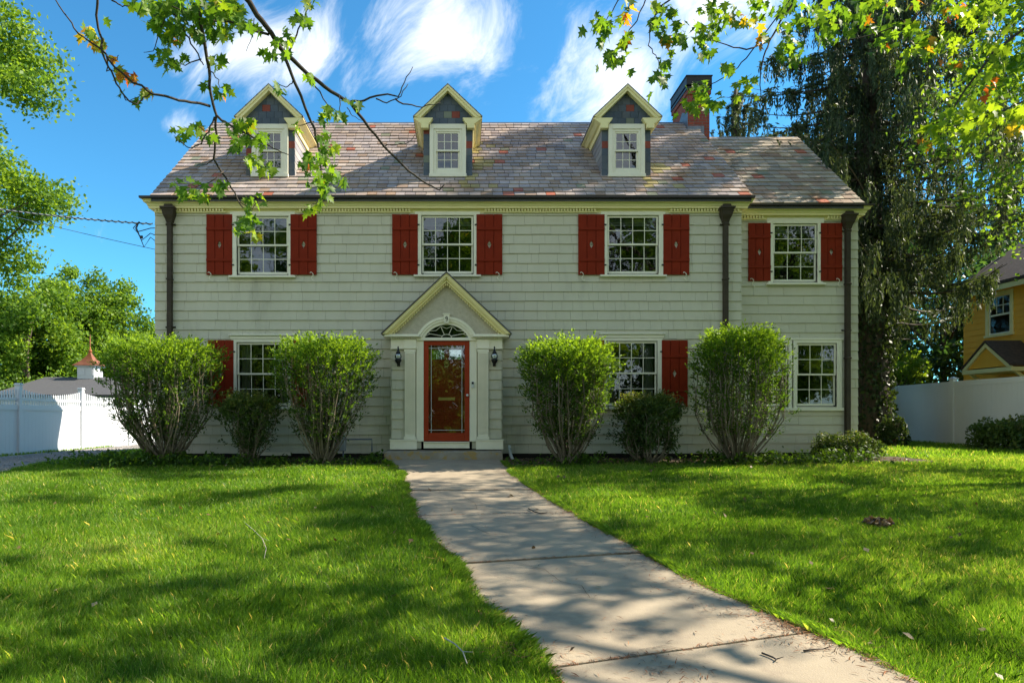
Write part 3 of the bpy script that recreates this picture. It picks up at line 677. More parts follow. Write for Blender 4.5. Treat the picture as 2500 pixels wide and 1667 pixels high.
# ---- dormers
accents = {0: {(1, 1): 'r', (5, -1): 'g'}, 1: {}, 2: {}}
def dormer(cx, idx):
    ys = (DEZ-EZ)/SLP+EY; yr = (DAZ-EZ)/SLP+EY      # where eaves / ridge meet the roof
    hw = DOH+.03; rr = random.Random(idx+40)
    dsl = (DAZ-DEZ)/hw
    yfr = DY-.14
    # roof of the dormer
    mb = MB(); mb.usec = True
    for s in (-1, 1):
        n = 6
        for k in range(n):
            t0, t1 = k/n, (k+1)/n; 
            xa, za = cx+s*hw*(1-t0)+s*.02, DEZ+(DAZ-DEZ)*t0-.015; xb, zb = cx+s*hw*(1-t1), DEZ+(DAZ-DEZ)*t1
            y1a = (za-EZ)/SLP+EY+.1; y1b = (zb-EZ)/SLP+EY+.1; yy = yfr-.02
            f = rr.uniform(.8, 1.1); mb.cur = (.27*f, .25*f, .28*f)
            pts = [(xa, yy, za+.012), (xa, y1a, za+.012), (xb, y1b, zb+.012), (xb, yy, zb+.012)]
            mb.prism(pts, (0, 0, 0), (0, 0, .022))
    d = mb.build('dormer', slate, house)
    tag(d, ['left dormer behind the maple twigs', 'middle dormer above the entrance', 'right dormer near the chimney'][idx])
    # slate face (gable + jambs) and cheeks
    mb = MB(); mb.usec = True
    th = .016; fy = DY
    def tile(poly, c):
        mb.cur = c; mb.prism([(p[0], fy-th, p[1]) for p in poly], (0, 0, 0), (0, th+.03, 0))
    blue = [(.10, .125, .16), (.085, .11, .145), (.12, .14, .165)]
    RC, GC = (.26, .07, .05), (.20, .22, .17)
    wz0, wz1 = nz2(434, 14.53), nz2(306, 14.53)
    hwx = .395
    # jamb columns
    zz = DZ-.14; k = 0
    while zz < wz1-.005:
        z2 = min(zz+.155, wz1+.03)
        for s in (-1, 1):
            c = rr.choice(blue)
            if (idx, s, k) in ((1, -1, 7), (1, 1, 5), (0, 1, 5), (0, -1, 4), (2, -1, 5), (2, 1, 5)): c = RC
            if (idx, s, k) in ((1, -1, 3), ): c = GC
            xa, xb = sorted((cx+s*(hwx+.002), cx+s*DH)); tile([(xa+.001, zz+.003), (xb-.001, zz+.003), (xb-.001, z2), (xa+.001, z2)], c)
        zz = z2; k += 1
    # gable rows
    zz = wz1+.002; row = 0
    while zz < DAZ-.12:
        z2 = min(zz+.145, DAZ-.1); n = 6; w = 2*DH/n; off = (w/2 if row % 2 else 0)
        for i in range(-1, n+1):
            xa = cx-DH+i*w+off; xb = xa+w-.006
            lim0 = (DAZ-.06-zz)/dsl; lim1 = (DAZ-.06-z2)/dsl
            lim0 = min(lim0, DH); lim1 = max(0, min(lim1, DH))
            a0, b0 = max(xa, cx-lim0), min(xb, cx+lim0); a1, b1 = max(xa, cx-lim1), min(xb, cx+lim1)
            if b0-a0 < .01: continue
            c = rr.choice(blue)
            if (idx, row, i) in ((1, 1, 3), (0, 2, 2), (2, 2, 3)): c = RC
            if (idx, row, i) in ((1, 1, 2), (2, 0, 3)): c = GC
            if b1 <= a1: m_ = (a0+b0)/2; poly = [(a0, zz+.003), (b0, zz+.003), (min(max(m_, cx-lim1), cx+lim1), z2)]
            else: poly = [(a0, zz+.003), (b0, zz+.003), (b1, z2), (a1, z2)]
            tile(poly, c)
        zz = z2; row += 1
    mb.cur = (.03, .035, .045)
    mb.box(cx-DH+.004, cx-hwx, fy+.001, fy+.05, DZ-.16, DEZ); mb.box(cx+hwx, cx+DH-.004, fy+.001, fy+.05, DZ-.16, DEZ)
    mb.prism([(cx-hw+.1, fy+.001, DEZ), (cx+hw-.1, fy+.001, DEZ), (cx, fy+.001, DAZ-.05)], (0, 0, 0), (0, .04, 0))
    for (a, b) in ((cx-hwx, cx+hwx),): mb.box(a, b, fy+.002, fy+.05, wz1-.02, DEZ)
    # cheeks
    for s in (-1, 1):
        X = cx+s*DH; n = 9
        for k in range(n):
            za = DZ-.1+(DEZ-DZ+.1)*k/n; zb = DZ-.1+(DEZ-DZ+.1)*(k+1)/n
            ya = (za-EZ)/SLP+EY+.05; yb = (zb-EZ)/SLP+EY+.05
            c = (.34, .34, .36) if False else rr.choice([(.30, .29, .30), (.36, .35, .34), (.26, .26, .29)]); mb.cur = c
            mb.prism([(X, fy+.001, za+.003), (X, max(ya, fy+.02), za+.003), (X, yb, zb), (X, fy+.001, zb)], (0, 0, 0), (-s*.014, 0, 0))
            mb.prism([(X, fy-.004, za+.002), (X, max(ya, fy+.02), za+.002), (X, yb, zb-.05), (X, fy-.004, zb-.05)], (0, 0, 0), (s*.006, 0, 0))
    mb.build('slate_face', slate, d)
    # trim: raking boards, eave soffit boxes with returns
    mb = MB()
    for s in (-1, 1):
        # rake fascia
        ox = hw-.01
        mb.prism([(cx+s*ox, yfr, DEZ-.01), (cx, yfr, DAZ+.0), (cx, yfr, DAZ-.115), (cx+s*(ox-.125), yfr, DEZ-.01)][::s], (0, 0, 0), (0, .13, 0))
        mb.prism([(cx+s*(ox+.012), yfr-.02, DEZ+.005), (cx, yfr-.02, DAZ+.008), (cx, yfr-.02, DAZ-.045), (cx+s*(ox-.05), yfr-.02, DEZ+.005)][::s], (0, 0, 0), (0, .019, 0))
        # eave box with moulded profile, runs back to roof
        prof = [(DH+.002, -.235), (DH+.03, -.235), (DH+.045, -.13), (DH+.10, -.115), (DH+.16, -.05), (hw+.012, -.025), (hw+.012, .0), (DH-.18, 0), (DH-.18, -.03)]
        pp = [(DH+.002, -.22), (DH+.035, -.22), (DH+.045, -.12), (DH+.09, -.105), (DH+.15, -.04), (hw+.004, -.02), (hw+.004, 0), (DH+.002, 0)]
        yb = (DEZ-EZ)/SLP+EY+.15
        mb.prism([(cx+s*a, 0, DEZ-.012+b) for a, b in pp][::s], (0, DY+.02, 0), (0, yb, 0))
        # front return
        rp = [(hwx-.07, 0), (hw+.012, 0), (hw+.012, -.022), (hw-.03, -.04), (DH+.075, -.11), (DH+.05, -.125), (DH+.05, -.22), (hwx+.02, -.22), (hwx+.02, -.125), (hwx-.005, -.11), (hwx-.055, -.03), (hwx-.07, -.022)]
        mb.prism([(cx+s*a, 0, DEZ-.012+b) for a, b in rp][::-s], (0, yfr+.005, 0), (0, DY+.019, 0))
    mb.build('trim', trim, d, bevel=.003)
    # window
    mb = MB()
    a, b = cx-hwx, cx+hwx; gx = .222; gz0, gz1 = nz2(410.6, 14.53), nz2(328, 14.53)
    yo = DY-.07
    mb.box(a, cx-gx-.09, yo, DY+.06, wz0+.06, wz1); mb.box(cx+gx+.09, b, yo, DY+.06, wz0+.06, wz1); mb.box(cx-gx-.09, cx+gx+.09, yo, DY+.06, gz1+.09, wz1)
    mb.box(cx-gx-.09, cx-gx-.035, yo+.02, DY+.06, wz0+.06, gz1+.09); mb.box(cx+gx+.035, cx+gx+.09, yo+.02, DY+.06, wz0+.06, gz1+.09); mb.box(cx-gx-.035, cx+gx+.035, yo+.02, DY+.06, gz1+.035, gz1+.09); mb.box(cx-gx-.035, cx+gx+.035, yo+.02, DY+.06, wz0+.061, gz0-.05)
    mb.build('window_frame', trimw, d, bevel=.004)
    mb = MB(); mb.box(a-.012, b+.012, yo-.03, DY+.05, wz0-.01, wz0+.0595); mb.build('sill', trimw, d, bevel=.004)
    mb = MB(); sashes(mb, cx-gx, cx+gx, gz0, gz1, yo+.035, 3); mb.build('sash', trimw, d)
    mb = MB(); panes(mb, cx-gx, cx+gx, gz0, gz1, yo+.035); mb.build('pane', glass, d)
    mb = MB(); mb.box(cx-gx-.1, cx+gx+.1, DY+.3, DY+.32, DZ-.2, DEZ); mb.build('inner_wall', dark, d)  # dark sheet standing in for the unlit space behind the glass
for cx_, i in dorm: dormer(cx_, i)

# ---- portico (enclosed entrance surround with gable)
PY = -.40
porch = None
def PX(zx): return (zx/2.8+860-CX)/119.4
def PZ(zy): return 1+(HY-(620+zy/2.8))/119.4
mb = MB()
for s in (-1, 1):      # shingled side strips and side faces
    xa, xb = sorted((pcx+s*.825, pcx+s*ph))
    shingles(mb, (0, PY, 0), (1, 0, 0), (0, -1, 0), xa, xb, .54, 2.34, avg=.6, seed=20+s, exp=.2)
    shingles(mb, (pcx+s*ph, 0, 0), (0, 1, 0), (s, 0, 0), PY, -.0, .33, 2.6, avg=.4, seed=22+s)
    mb.box(*sorted((pcx+s*.52, pcx+s*(ph-.002))), PY+.001, PY+.05, .33, 2.6); mb.box(*sorted((pcx+s*(ph-.03), pcx+s*(ph-.002))), PY+.051, -.001, .33, 2.6)
porch = mb.build('portico', siding, house); tag(porch, 'projecting entrance surround under a steep dentilled gable')
# white woodwork
mb = MB()
for s in (-1, 1):
    def bx(a, b, y0, y1, z0, z1): mb.box(*sorted((pcx+s*a, pcx+s*b)), y0, y1, z0, z1)
    bx(.47, .615, PY-.03, PY+.15, .48, 2.60)                   # door casing
    bx(.615, .62+.235+.0, PY-.05, PY-.001, .335, .50)
    bx(.60, ph+.03, PY-.10, PY-.051, .32, .50); bx(.60, ph+.045, PY-.115, PY-.04, .50, .525)   # plinth
    bx(ph-.03, ph+.03, PY-.05, 0, .32, .50)
    bx(.47, ph+.02, PY-.04, PY-.031, 2.345, 2.60) if False else None
    bx(.61, ph+.015, PY-.045, PY-.0, 2.36, 2.60)               # entablature
    bx(.61, ph+.025, PY-.06, PY-.045, 2.36, 2.385); bx(.62, .87, PY-.075, PY-.0455, 2.36, 2.56)
    bx(.61, .875, PY-.085, PY-.06, 2.37, 2.392)
    bx(.54, 1.27, PY-.16, PY+.35, 2.60, 2.625); bx(.55, 1.255, PY-.14, PY+.35, 2.626, 2.655)
    x = .60
    while x < 1.12: bx(x, x+.028, PY-.105, PY-.046, 2.565, 2.598); x += .045
    bx(.62, .87, PY-.075, PY-.05, .528, .58); bx(.625, .865, PY-.07, PY-.05, 2.30, 2.355)
mb.build('woodwork', trimw, porch, bevel=.003)
for s in (-1, 1):
    mb = MB(); xa = pcx+s*.745-.105; n = 6; w = .21/n
    mb.box(xa, xa+.21, PY-.052, PY-.001, .58, 2.30)
    mb.box(xa, xa+.022, PY-.066, PY-.0525, .58, 2.30); mb.box(xa+.188, xa+.21, PY-.066, PY-.0525, .58, 2.30); mb.box(xa+.022, xa+.188, PY-.066, PY-.0525, 2.265, 2.30); mb.box(xa+.022, xa+.188, PY-.066, PY-.0525, .58, .62)
    for k in range(6): x = xa+.033+k*.0262; mb.box(x, x+.013, PY-.064, PY-.0525, .621, 2.264)
    mb.build('pilaster', trimw, porch)
# gable: stucco, raking cornices, roof
GA = 3.88; GE = 2.66; GH = 1.285; gs_ = (GA-GE)/GH
# tympanum with arched opening: polygon strips
hc, sp, tp = .60, 2.63, 3.015; Ro = (hc*hc+(tp-sp)**2)/(2*(tp-sp)); zc = tp-Ro
hi, spi, tpi = .449, 2.594, 2.857; Ri = (hi*hi+(tpi-spi)**2)/(2*(tpi-spi)); zci = tpi-Ri
mb = MB(); n = 24
for k in range(-26, 26):
    xa, xb = k*.045, (k+1)*.045
    f = lambda x: (zc+math.sqrt(max(Ro*Ro-x*x, 0))-.03) if abs(x) < hc-.01 else 2.64
    g = lambda x: GA-.13-abs(x)*gs_
    if g(xa) <= f(xa) and g(xb) <= f(xb): continue
    mb.prism([(pcx+xa, PY-.02, f(xa)), (pcx+xb, PY-.02, f(xb)), (pcx+xb, PY-.02, max(g(xb), f(xb))), (pcx+xa, PY-.02, max(g(xa), f(xa)))], (0, 0, 0), (0, .05, 0))
mb.build('stucco_gable', stucco, porch)
mb = MB()
def arch_band(mb, r0, c0, r1, c1, a0, a1, y0, y1, n=28):
    for k in range(n):
        t0, t1 = a0+(a1-a0)*k/n, a0+(a1-a0)*(k+1)/n
        p = lambda r, c, t: (pcx+r*math.sin(t), y0, c+r*math.cos(t))
        mb.prism([p(r0, c0, t0), p(r0, c0, t1), p(r1, c1, t1), p(r1, c1, t0)], (0, 0, 0), (0, y1-y0, 0))
ao = math.asin(hc/Ro); ai = math.asin(hi/Ri); 
Rm = Ro-.055; 
arch_band(mb, Ro, zc, Rm, zc, -ao, ao, PY-.10, PY-.02); arch_band(mb, Rm-.001, zc, Rm-.045, zc, -ao, ao, PY-.085, PY-.02)
arch_band(mb, Rm-.046, zc, Ri-.002, zci, -ao*.985, ao*.985, PY-.065, PY-.02) if False else None
for k in range(28):    # infill from inner band to fanlight edge
    t0, t1 = -1+2*k/28, -1+2*(k+1)/28
    q = lambda t, r, c, h: (pcx+h*t, PY-.06, c+math.sqrt(max(r*r-(h*t)**2, 0)))
    ro_ = Rm-.044; ho = .50
    mb.prism([q(t0, Ri, zci, hi), q(t1, Ri, zci, hi), q(t1, ro_, zc, .515), q(t0, ro_, zc, .515)], (0, 0, 0), (0, .05, 0))
for s in (-1, 1): mb.box(*sorted((pcx+s*(hi+.0), pcx+s*.612)), PY-.058, PY-.01, 2.56, 2.635)
mb.box(pcx-.612, pcx+.612, PY-.062, PY+.02, 2.535, 2.592)
mb.prism([(pcx-.045, 0, 2.88), (pcx+.045, 0, 2.88), (pcx+.062, 0, 3.055), (pcx-.062, 0, 3.055)], (0, PY-.125, 0), (0, PY-.02, 0))
mb.box(pcx-.072, pcx+.072, PY-.135, PY-.02, 3.056, 3.075)
mb.build('arch', trimw, porch, bevel=.002)
# fanlight
mb = MB(); pts = [(pcx, PY-.025, 2.594)]; n = 20
poly = [(pcx-hi, PY-.025, 2.593), (pcx+hi, PY-.025, 2.593)]+[(pcx+hi*(1-2*k/n), PY-.025, zci+math.sqrt(max(Ri*Ri-(hi*(1-2*k/n))**2, 0))) for k in range(1, n)]
mb.quad(*poly); fl = mb.build('fanlight', glass, porch)
mb = MB(); mb.box(pcx-.6, pcx+.6, PY+.12, PY+.14, 2.5, 3.1); mb.build('inner_wall', dark, porch)  # dark sheet behind the fanlight, shade put into its colour
mb = MB()
fan0 = (pcx, PY-.035, 2.60)
for a in (-62, -28, 28, 62):
    w = R(a); r = .30 if abs(a) > 40 else .255
    e_ = (fan0[0]+math.sin(w)*(.42 if abs(a) > 40 else .24), fan0[1], fan0[2]+math.cos(w)*(.165 if abs(a) > 40 else .235)*1.0)
    mb.tube([(fan0[0]+math.sin(w)*.09, fan0[1], fan0[2]+math.cos(w)*.055), e_], .006, 4)
mb.tube([(pcx+.10*math.sin(t), PY-.035, 2.60+.06*math.cos(t)) for t in [R(x) for x in range(-90, 91, 15)]], .006, 4)
knots = [(-.43, .03), (-.37, .125), (-.115, .225), (.115, .225), (.37, .125), (.43, .03)]
for (a, b) in zip(knots, knots[1:]):
    m_ = ((a[0]+b[0])/2*.88, (a[1]+b[1])/2*.80); mb.tube([(pcx+a[0], PY-.035, 2.6+a[1]), (pcx+m_[0], PY-.035, 2.6+m_[1]), (pcx+b[0], PY-.035, 2.6+b[1])], .005, 4)
mb.build('tracery', trimw, porch)
# raking cornice
mb = MB()
for s in (-1, 1):
    def rake(o0, o1, y0, y1, zb=None):      # band between offsets measured vertically below the roof line
        a = [(pcx+s*(GH-.0), 0, GE-.0)]
        lowx = lambda o: (GA-o-2.655)/gs_
        pts = [(pcx+s*lowx(o0), 0, 2.655), (pcx, 0, GA-o0), (pcx, 0, GA-o1), (pcx+s*lowx(o1), 0, 2.655)]
        mb.prism(pts[::s], (0, y0, 0), (0, y1, 0))
    rake(.0, .07, PY-.20, PY+.0); rake(.071, .105, PY-.175, PY+.0); rake(.106, .165, PY-.13, PY); rake(.166, .20, PY-.065, PY)
    k = 0
    L_ = 2*1.6
    for k in range(40):
        t = .045*k+.02; zz = GA-.170-t*gs_
        if zz < 2.68: break
        x = pcx+s*t; mb.hexa([(x-.011, PY-.11, zz-.05), (x+.011, PY-.11, zz-.05), (x+.011, PY-.066, zz-.05), (x-.011, PY-.066, zz-.05), (x-.011, PY-.11, zz+.0), (x+.011, PY-.11, zz+.0), (x+.011, PY-.066, zz+.0), (x-.011, PY-.066, zz+.0)])
mb.build('raking_cornice', trim, porch)
mb = MB(); mb.usec = True
for s in (-1, 1):
    n = 9
    for k in range(n):
        t0, t1 = k/n, (k+1)/n; xa, za = pcx+s*(GH+.03)*(1-t0), GE-.02+(GA-GE+.02)*t0; xb, zb = pcx+s*(GH+.03)*(1-t1), GE-.02+(GA-GE+.02)*t1
        f = random.uniform(.7, 1.1); mb.cur = (.16*f, .155*f, .17*f)
        mb.prism([(xa, PY-.225-random.uniform(0, .012), za+.005), (xa, -.004, za+.005), (xb, -.004, zb+.002), (xb, PY-.225-random.uniform(0, .012), zb+.002)], (0, 0, 0), (0, 0, .026))
mb.build('slate_roof', slate, porch)
# house number 9
mb = MB(); c9 = (pcx+.002, 2.985); ring = [(c9[0]+.020*math.cos(t), PY-.135, c9[1]+.024*math.sin(t)) for t in np.linspace(0, 2*math.pi, 13)]
mb.tube(ring, .0055, 5); mb.tube([(c9[0]+.020, PY-.135, c9[1]+.004), (c9[0]+.018, PY-.135, c9[1]-.03), (c9[0]+.002, PY-.135, c9[1]-.065), (c9[0]-.014, PY-.135, c9[1]-.068)], .0055, 5)
mb.build('house_number', black, house)
# ---- door
mb = MB(); dx0, dx1 = pcx-.468, pcx+.468; dz0, dz1 = .485, 2.532; yf = PY-.02
mb.box(dx0, dx0+.10, yf, yf+.04, dz0, dz1); mb.box(dx1-.10, dx1, yf, yf+.04, dz0, dz1); mb.box(dx0+.1, dx1-.1, yf, yf+.04, dz1-.095, dz1); mb.box(dx0+.1, dx1-.1, yf, yf+.04, dz0, dz0+.17)
door = mb.build('storm_door', dred, house, bevel=.006)
gx0, gx1, gz0_, gz1_ = dx0+.1, dx1-.1, dz0+.17, dz1-.095
mb = MB(); mb.quad((gx0, yf+.02, gz0_), (gx1, yf+.02, gz0_), (gx1, yf+.02, gz1_), (gx0, yf+.02, gz1_)); mb.build('glass', glassmat('storm_glass', .11, (.8, .85, .82), 1.45), door)
mb = MB(); t = .004
for x in (gx0+.055, gx1-.055): mb.box(x-t, x+t, yf+.010, yf+.018, gz0_, gz1_)
for z in (gz0_+.055, gz1_-.055): mb.box(gx0, gx1, yf+.012, yf+.0175, z-t, z+t)
mb.build('glass_border', pvc, door)
mb = MB(); mb.lathe((0, 0, 0), [(.012, 0), (.012, .03), (.026, .035), (.026, .05), (.01, .06)], 12)
mb.v = [(dx1-.045+a, yf-c, 1.42+b) for a, b, c in mb.v]; mb.build('knob', pvc, door, smooth=True)
mb = MB(); iy = PY+.10
mb.box(dx0, dx1, iy, iy+.04, dz0, dz1)
for (a, b) in ((-.30, -.04), (.04, .30)):
    for (c, d) in ((1.10, 1.72), (.72, 1.02), (1.80, 2.02)): mb.box(pcx+a, pcx+b, iy-.012, iy-.0005, c, d)
idr = mb.build('front_door', dred, house, bevel=.008)
mb = MB()
for (a, b) in ((-.30, -.05), (.05, .30)): mb.box(pcx+a, pcx+b, iy-.008, iy-.0006, 2.16, 2.36)
mb.build('door_light', glassmat('door_light_glass', .5, (.5, .55, .5)), idr)
mb = MB(); mb.tube([(pcx+.05*math.cos(t), iy-.03, 2.08+.065*math.sin(t)) for t in np.linspace(0, 2*math.pi, 17)], .012, 6); mb.box(pcx-.03, pcx+.03, iy-.04, iy-.013, 2.06, 2.12); mb.box(pcx-.012, pcx+.012, iy-.035, iy-.013, 2.14, 2.20); mb.build('door_knocker', brass, idr)
mb = MB(); mb.box(pcx-.17, pcx+.17, iy-.02, iy-.0128, 1.32, 1.38); mb.box(pcx-.14, pcx+.14, iy-.026, iy-.0205, 1.335, 1.365); mb.build('mail_slot', brass, idr)
mb = MB(); mb.box(dx0, dx1, PY-.06, PY+.14, .34, .455); mb.box(dx0-.0, dx1+.0, PY-.09, PY+.14, .456, .475); mb.build('threshold', trimw, house, bevel=.004)
# doorbell
mb = MB(); bxx = PX(823); mb.box(bxx-.026, bxx+.026, PY-.065, PY-.031, PZ(915), PZ(872)); db = mb.build('doorbell', pvc, house, bevel=.006)
mb = MB(); mb.box(bxx-.022, bxx+.022, PY-.0675, PY-.0655, PZ(890), PZ(875)); mb.build('lens', black, db)
# lanterns
def lantern(x, lab):
    z = 2.21; mb = MB(); y = PY-.13
    mb.tube([(x, PY-.03, z-.19), (x, PY-.05, z-.12), (x, y, z-.13)], .012, 6); mb.box(x-.03, x+.03, PY-.04, PY-.022, z-.20, z-.06)
    mb.lathe((x, y, z), [(.004, -.205), (.018, -.185), (.012, -.165), (.05, -.13), (.068, -.085), (.07, -.07), (.03, -.065)], 12)
    mb.lathe((x, y, z), [(.045, .055), (.045, .075), (.028, .10), (.018, .13), (.012, .16), (.018, .175), (.004, .20)], 12)
    for q in range(4): w4 = math.pi/4+q*math.pi/2; mb.tube([(x+.066*math.cos(w4), y+.066*math.sin(w4), z-.075), (x+.076*math.cos(w4), y+.076*math.sin(w4), z), (x+.043*math.cos(w4), y+.043*math.sin(w4), z+.065)], .003, 4)
    o = mb.build('wall_lantern', black, house, smooth=True); tag(o, lab)
    mb = MB(); mb.lathe((x, y, z), [(.03, -.066), (.062, -.045), (.072, -.005), (.066, .03), (.044, .056)], 14); mb.build('globe', globe, o, smooth=True)
lantern(PX(318), 'lantern left of the front door'); lantern(PX(970), 'lantern right of the front door')
# stone step
mb = MB(); mb.box(-1.53, .835, -.80, .0-.02, -.05, .30); mb.build('doorstep', stone, house, bevel=.02)
# cellar window boards / meter pipes
mb = MB(); mb.box(nx2(620, 13.95), nx2(712, 13.95), -.04, -.028, .17, .24); mb.build('vent_cover', trimw, house)
gm = empty('gas_meter', (-2.55, -.25, .1)); tag(gm, 'small grey gas meter with dark pipe low on the wall left of the step', 'gas meter')
mb = MB(); xg = nx2(830, 13.7)
mb.box(xg-.11, xg+.11, -.36, -.16, .28, .58); mb.lathe((xg, -.26, .58), [(.10, 0), (.09, .05), (.03, .07), (.03, .14)], 12); mb.build('body', greym, gm, bevel=.03)
mb = MB(); zt_ = nz2(1072, 13.8); mb.tube([(xg, -.26, .7), (xg, -.26, zt_), (nx2(908, 13.8), -.2, zt_), (nx2(908, 13.8), -.2, zt_-.25)], .016, 8); mb.tube([(xg+.06, -.26, .65), (xg+.06, -.26, .05)], .016, 8); mb.build('pipe', mat('pipe_paint', (.10, .13, .18), .5), gm)
mb = MB(); a = P(1244, 1086, 13.75); mb.tube([a, a+Vector((0, 0, -.10)), a+Vector((.02, -.02, -.2)), a+Vector((.08, -.14, -.36)), a+Vector((.1, -.2, -.42))], .032, 10); tag(mb.build('drain_pipe', pvc, smooth=True), 'short white bent drain pipe beside the right end of the doorstep', 'pipe')

# ------------------------------------------------------------------ foliage tools
def leaves(name, C, size, m, parent=None, aspect=.5, D=None, dspread=.6, upb=.5, rnd=None, jit=.35):
    n = len(C); size = size*rng.uniform(1-jit, 1+jit, n)
    a = rng.normal(0, 1, (n, 3))
    if D is not None: a = unit(D)+a*dspread
    a = unit(a); nn = rng.normal(0, 1, (n, 3)); nn[:, 2] += upb*2; nn = unit(nn-(nn*a).sum(1, keepdims=True)*a)
    b = np.cross(nn, a); s = size[:, None]
    V = np.stack([C-a*s*.5, C+b*s*aspect*.5+nn*s*.08, C+a*s*.5, C-b*s*aspect*.5+nn*s*.08], 1).reshape(-1, 3)
    if rnd is None: rnd = rng.random(n)
    return npmesh(name, V, n, 4, m, parent, rnd)
half = [(.10, -.05), (.42, -.04), (.27, .13), (.33, .2), (.60, .42), (.36, .43), (.19, .47), (.28, .70), (.11, .72)]
MAPT = np.array([(0, .38)]+[(0, 0)]+half+[(0, 1.05)]+[(-x, y) for x, y in half[::-1]])
def maples(name, C, size, m, parent=None, D=None, rnd=None, spread=.55, facing=.4):
    n = len(C); K = len(MAPT); a = rng.normal(0, spread, (n, 3))
    a += (np.array([0, 0, -1.0]) if D is None else unit(D)); a = unit(a)
    nn = rng.normal(0, .9, (n, 3))+np.array([0, -facing, .7]); nn = unit(nn-(nn*a).sum(1, keepdims=True)*a); b = np.cross(nn, a)
    s = (size*rng.uniform(.6, 1.15, n))[:, None, None]
    x = MAPT[None, :, 0, None]; y = MAPT[None, :, 1, None]; curl = rng.uniform(-.5, .15, n)[:, None, None]; fold = rng.uniform(.0, .5, n)[:, None, None]
    V = C[:, None, :]+s*(b[:, None, :]*x*(1-.15*fold)+a[:, None, :]*y+nn[:, None, :]*(curl*(y-.3)**2+fold*np.abs(x)*.5))
    V = V.reshape(-1, 3); tri = []
    for k in range(1, K): tri.append((0, k, k+1 if k+1 < K else 1))
    tri = np.array(tri); Fc = (tri[None]+(np.arange(n)*K)[:, None, None]).reshape(-1, 3)
    if rnd is None: rnd = rng.random(n)
    return npmesh(name, V, len(Fc), 3, m, parent, np.repeat(rnd, len(tri)), Fc)
def blob(c, r, n, flat=.75, shell=.35):
    d = unit(rng.normal(0, 1, (n, 3))); rad = (shell+(1-shell)*rng.random(n)**.5)[:, None]
    return np.array(c)+d*rad*np.array([r, r, r*flat])
def limb(mb, p0, p1, r0, r1, wob=.25, n=6, sag=0):
    p0 = Vector(p0); p1 = Vector(p1); L = (p1-p0).length; pts = []; off = Vector((random.uniform(-1, 1), random.uniform(-1, 1), random.uniform(-.4, .4)))*wob*L*.3
    for i in range(n+1):
        t = i/n; pts.append(p0.lerp(p1, t)+off*math.sin(math.pi*t)+Vector((random.uniform(-1, 1), random.uniform(-1, 1), random.uniform(-1, 1)))*wob*L*.02-Vector((0, 0, sag*t*t)))
    mb.tube(pts, [r0+(r1-r0)*i/n for i in range(n+1)], 7); return pts
def tree(name, base, H, R_, crown_z0, nclump, nleaf, lsize, m, label, group=None, tr=.25, clr=(.7, 1.3), shape='oval', cat='tree', limbs=9, seed=1, skew=(0, 0)):
    random.seed(seed); t = empty(name, base); tag(t, label, cat, group); bx_, by_, bz_ = base
    mb = MB(); top = Vector((bx_+skew[0], by_+skew[1], bz_+H*.85)); tp_ = limb(mb, (bx_, by_, bz_-.3), top, tr, tr*.25, .12, 10)
    cl = []
    for i in range(nclump):
        for _ in range(30):
            u = random.uniform(0, 1); z = crown_z0+(H-crown_z0)*u
            prof = math.sin(math.pi*(.12+.88*u)**.8)**.7 if shape == 'oval' else (1-u*.85)
            ang = random.uniform(0, 2*math.pi); rr = R_*prof*random.uniform(.35, 1)**.6
            c = (bx_+skew[0]*z/H+rr*math.cos(ang), by_+skew[1]*z/H+rr*math.sin(ang), bz_+z); r = random.uniform(*clr)*(.7 if u > .85 else 1)
            if all((Vector(c)-Vector(q[0])).length > .5*(r+q[1]) for q in cl) or _ == 29: break
        cl.append((c, r))
    for k in range(limbs):
        c = cl[(k*7) % len(cl)][0]; j = max(2, min(9, int((c[2]-bz_)/H*9)-1)); limb(mb, tp_[j], c, tr*.35, tr*.08, .3)
    mb.build('trunk', bark, t, smooth=True)
    C = []; rn = []
    for (c, r) in cl:
        k = int(nleaf*(r/((clr[0]+clr[1])/2))**2); C.append(blob(c, r*random.uniform(.85, 1.05), k, .7, .1)+rng.normal(0, .26*r, (k, 3))); rn.append(np.clip(rng.normal(random.uniform(.3, .7), .2, k), 0, 1))
    leaves('crown', np.concatenate(C), lsize, m, t, .6, rnd=np.concatenate(rn)); return t

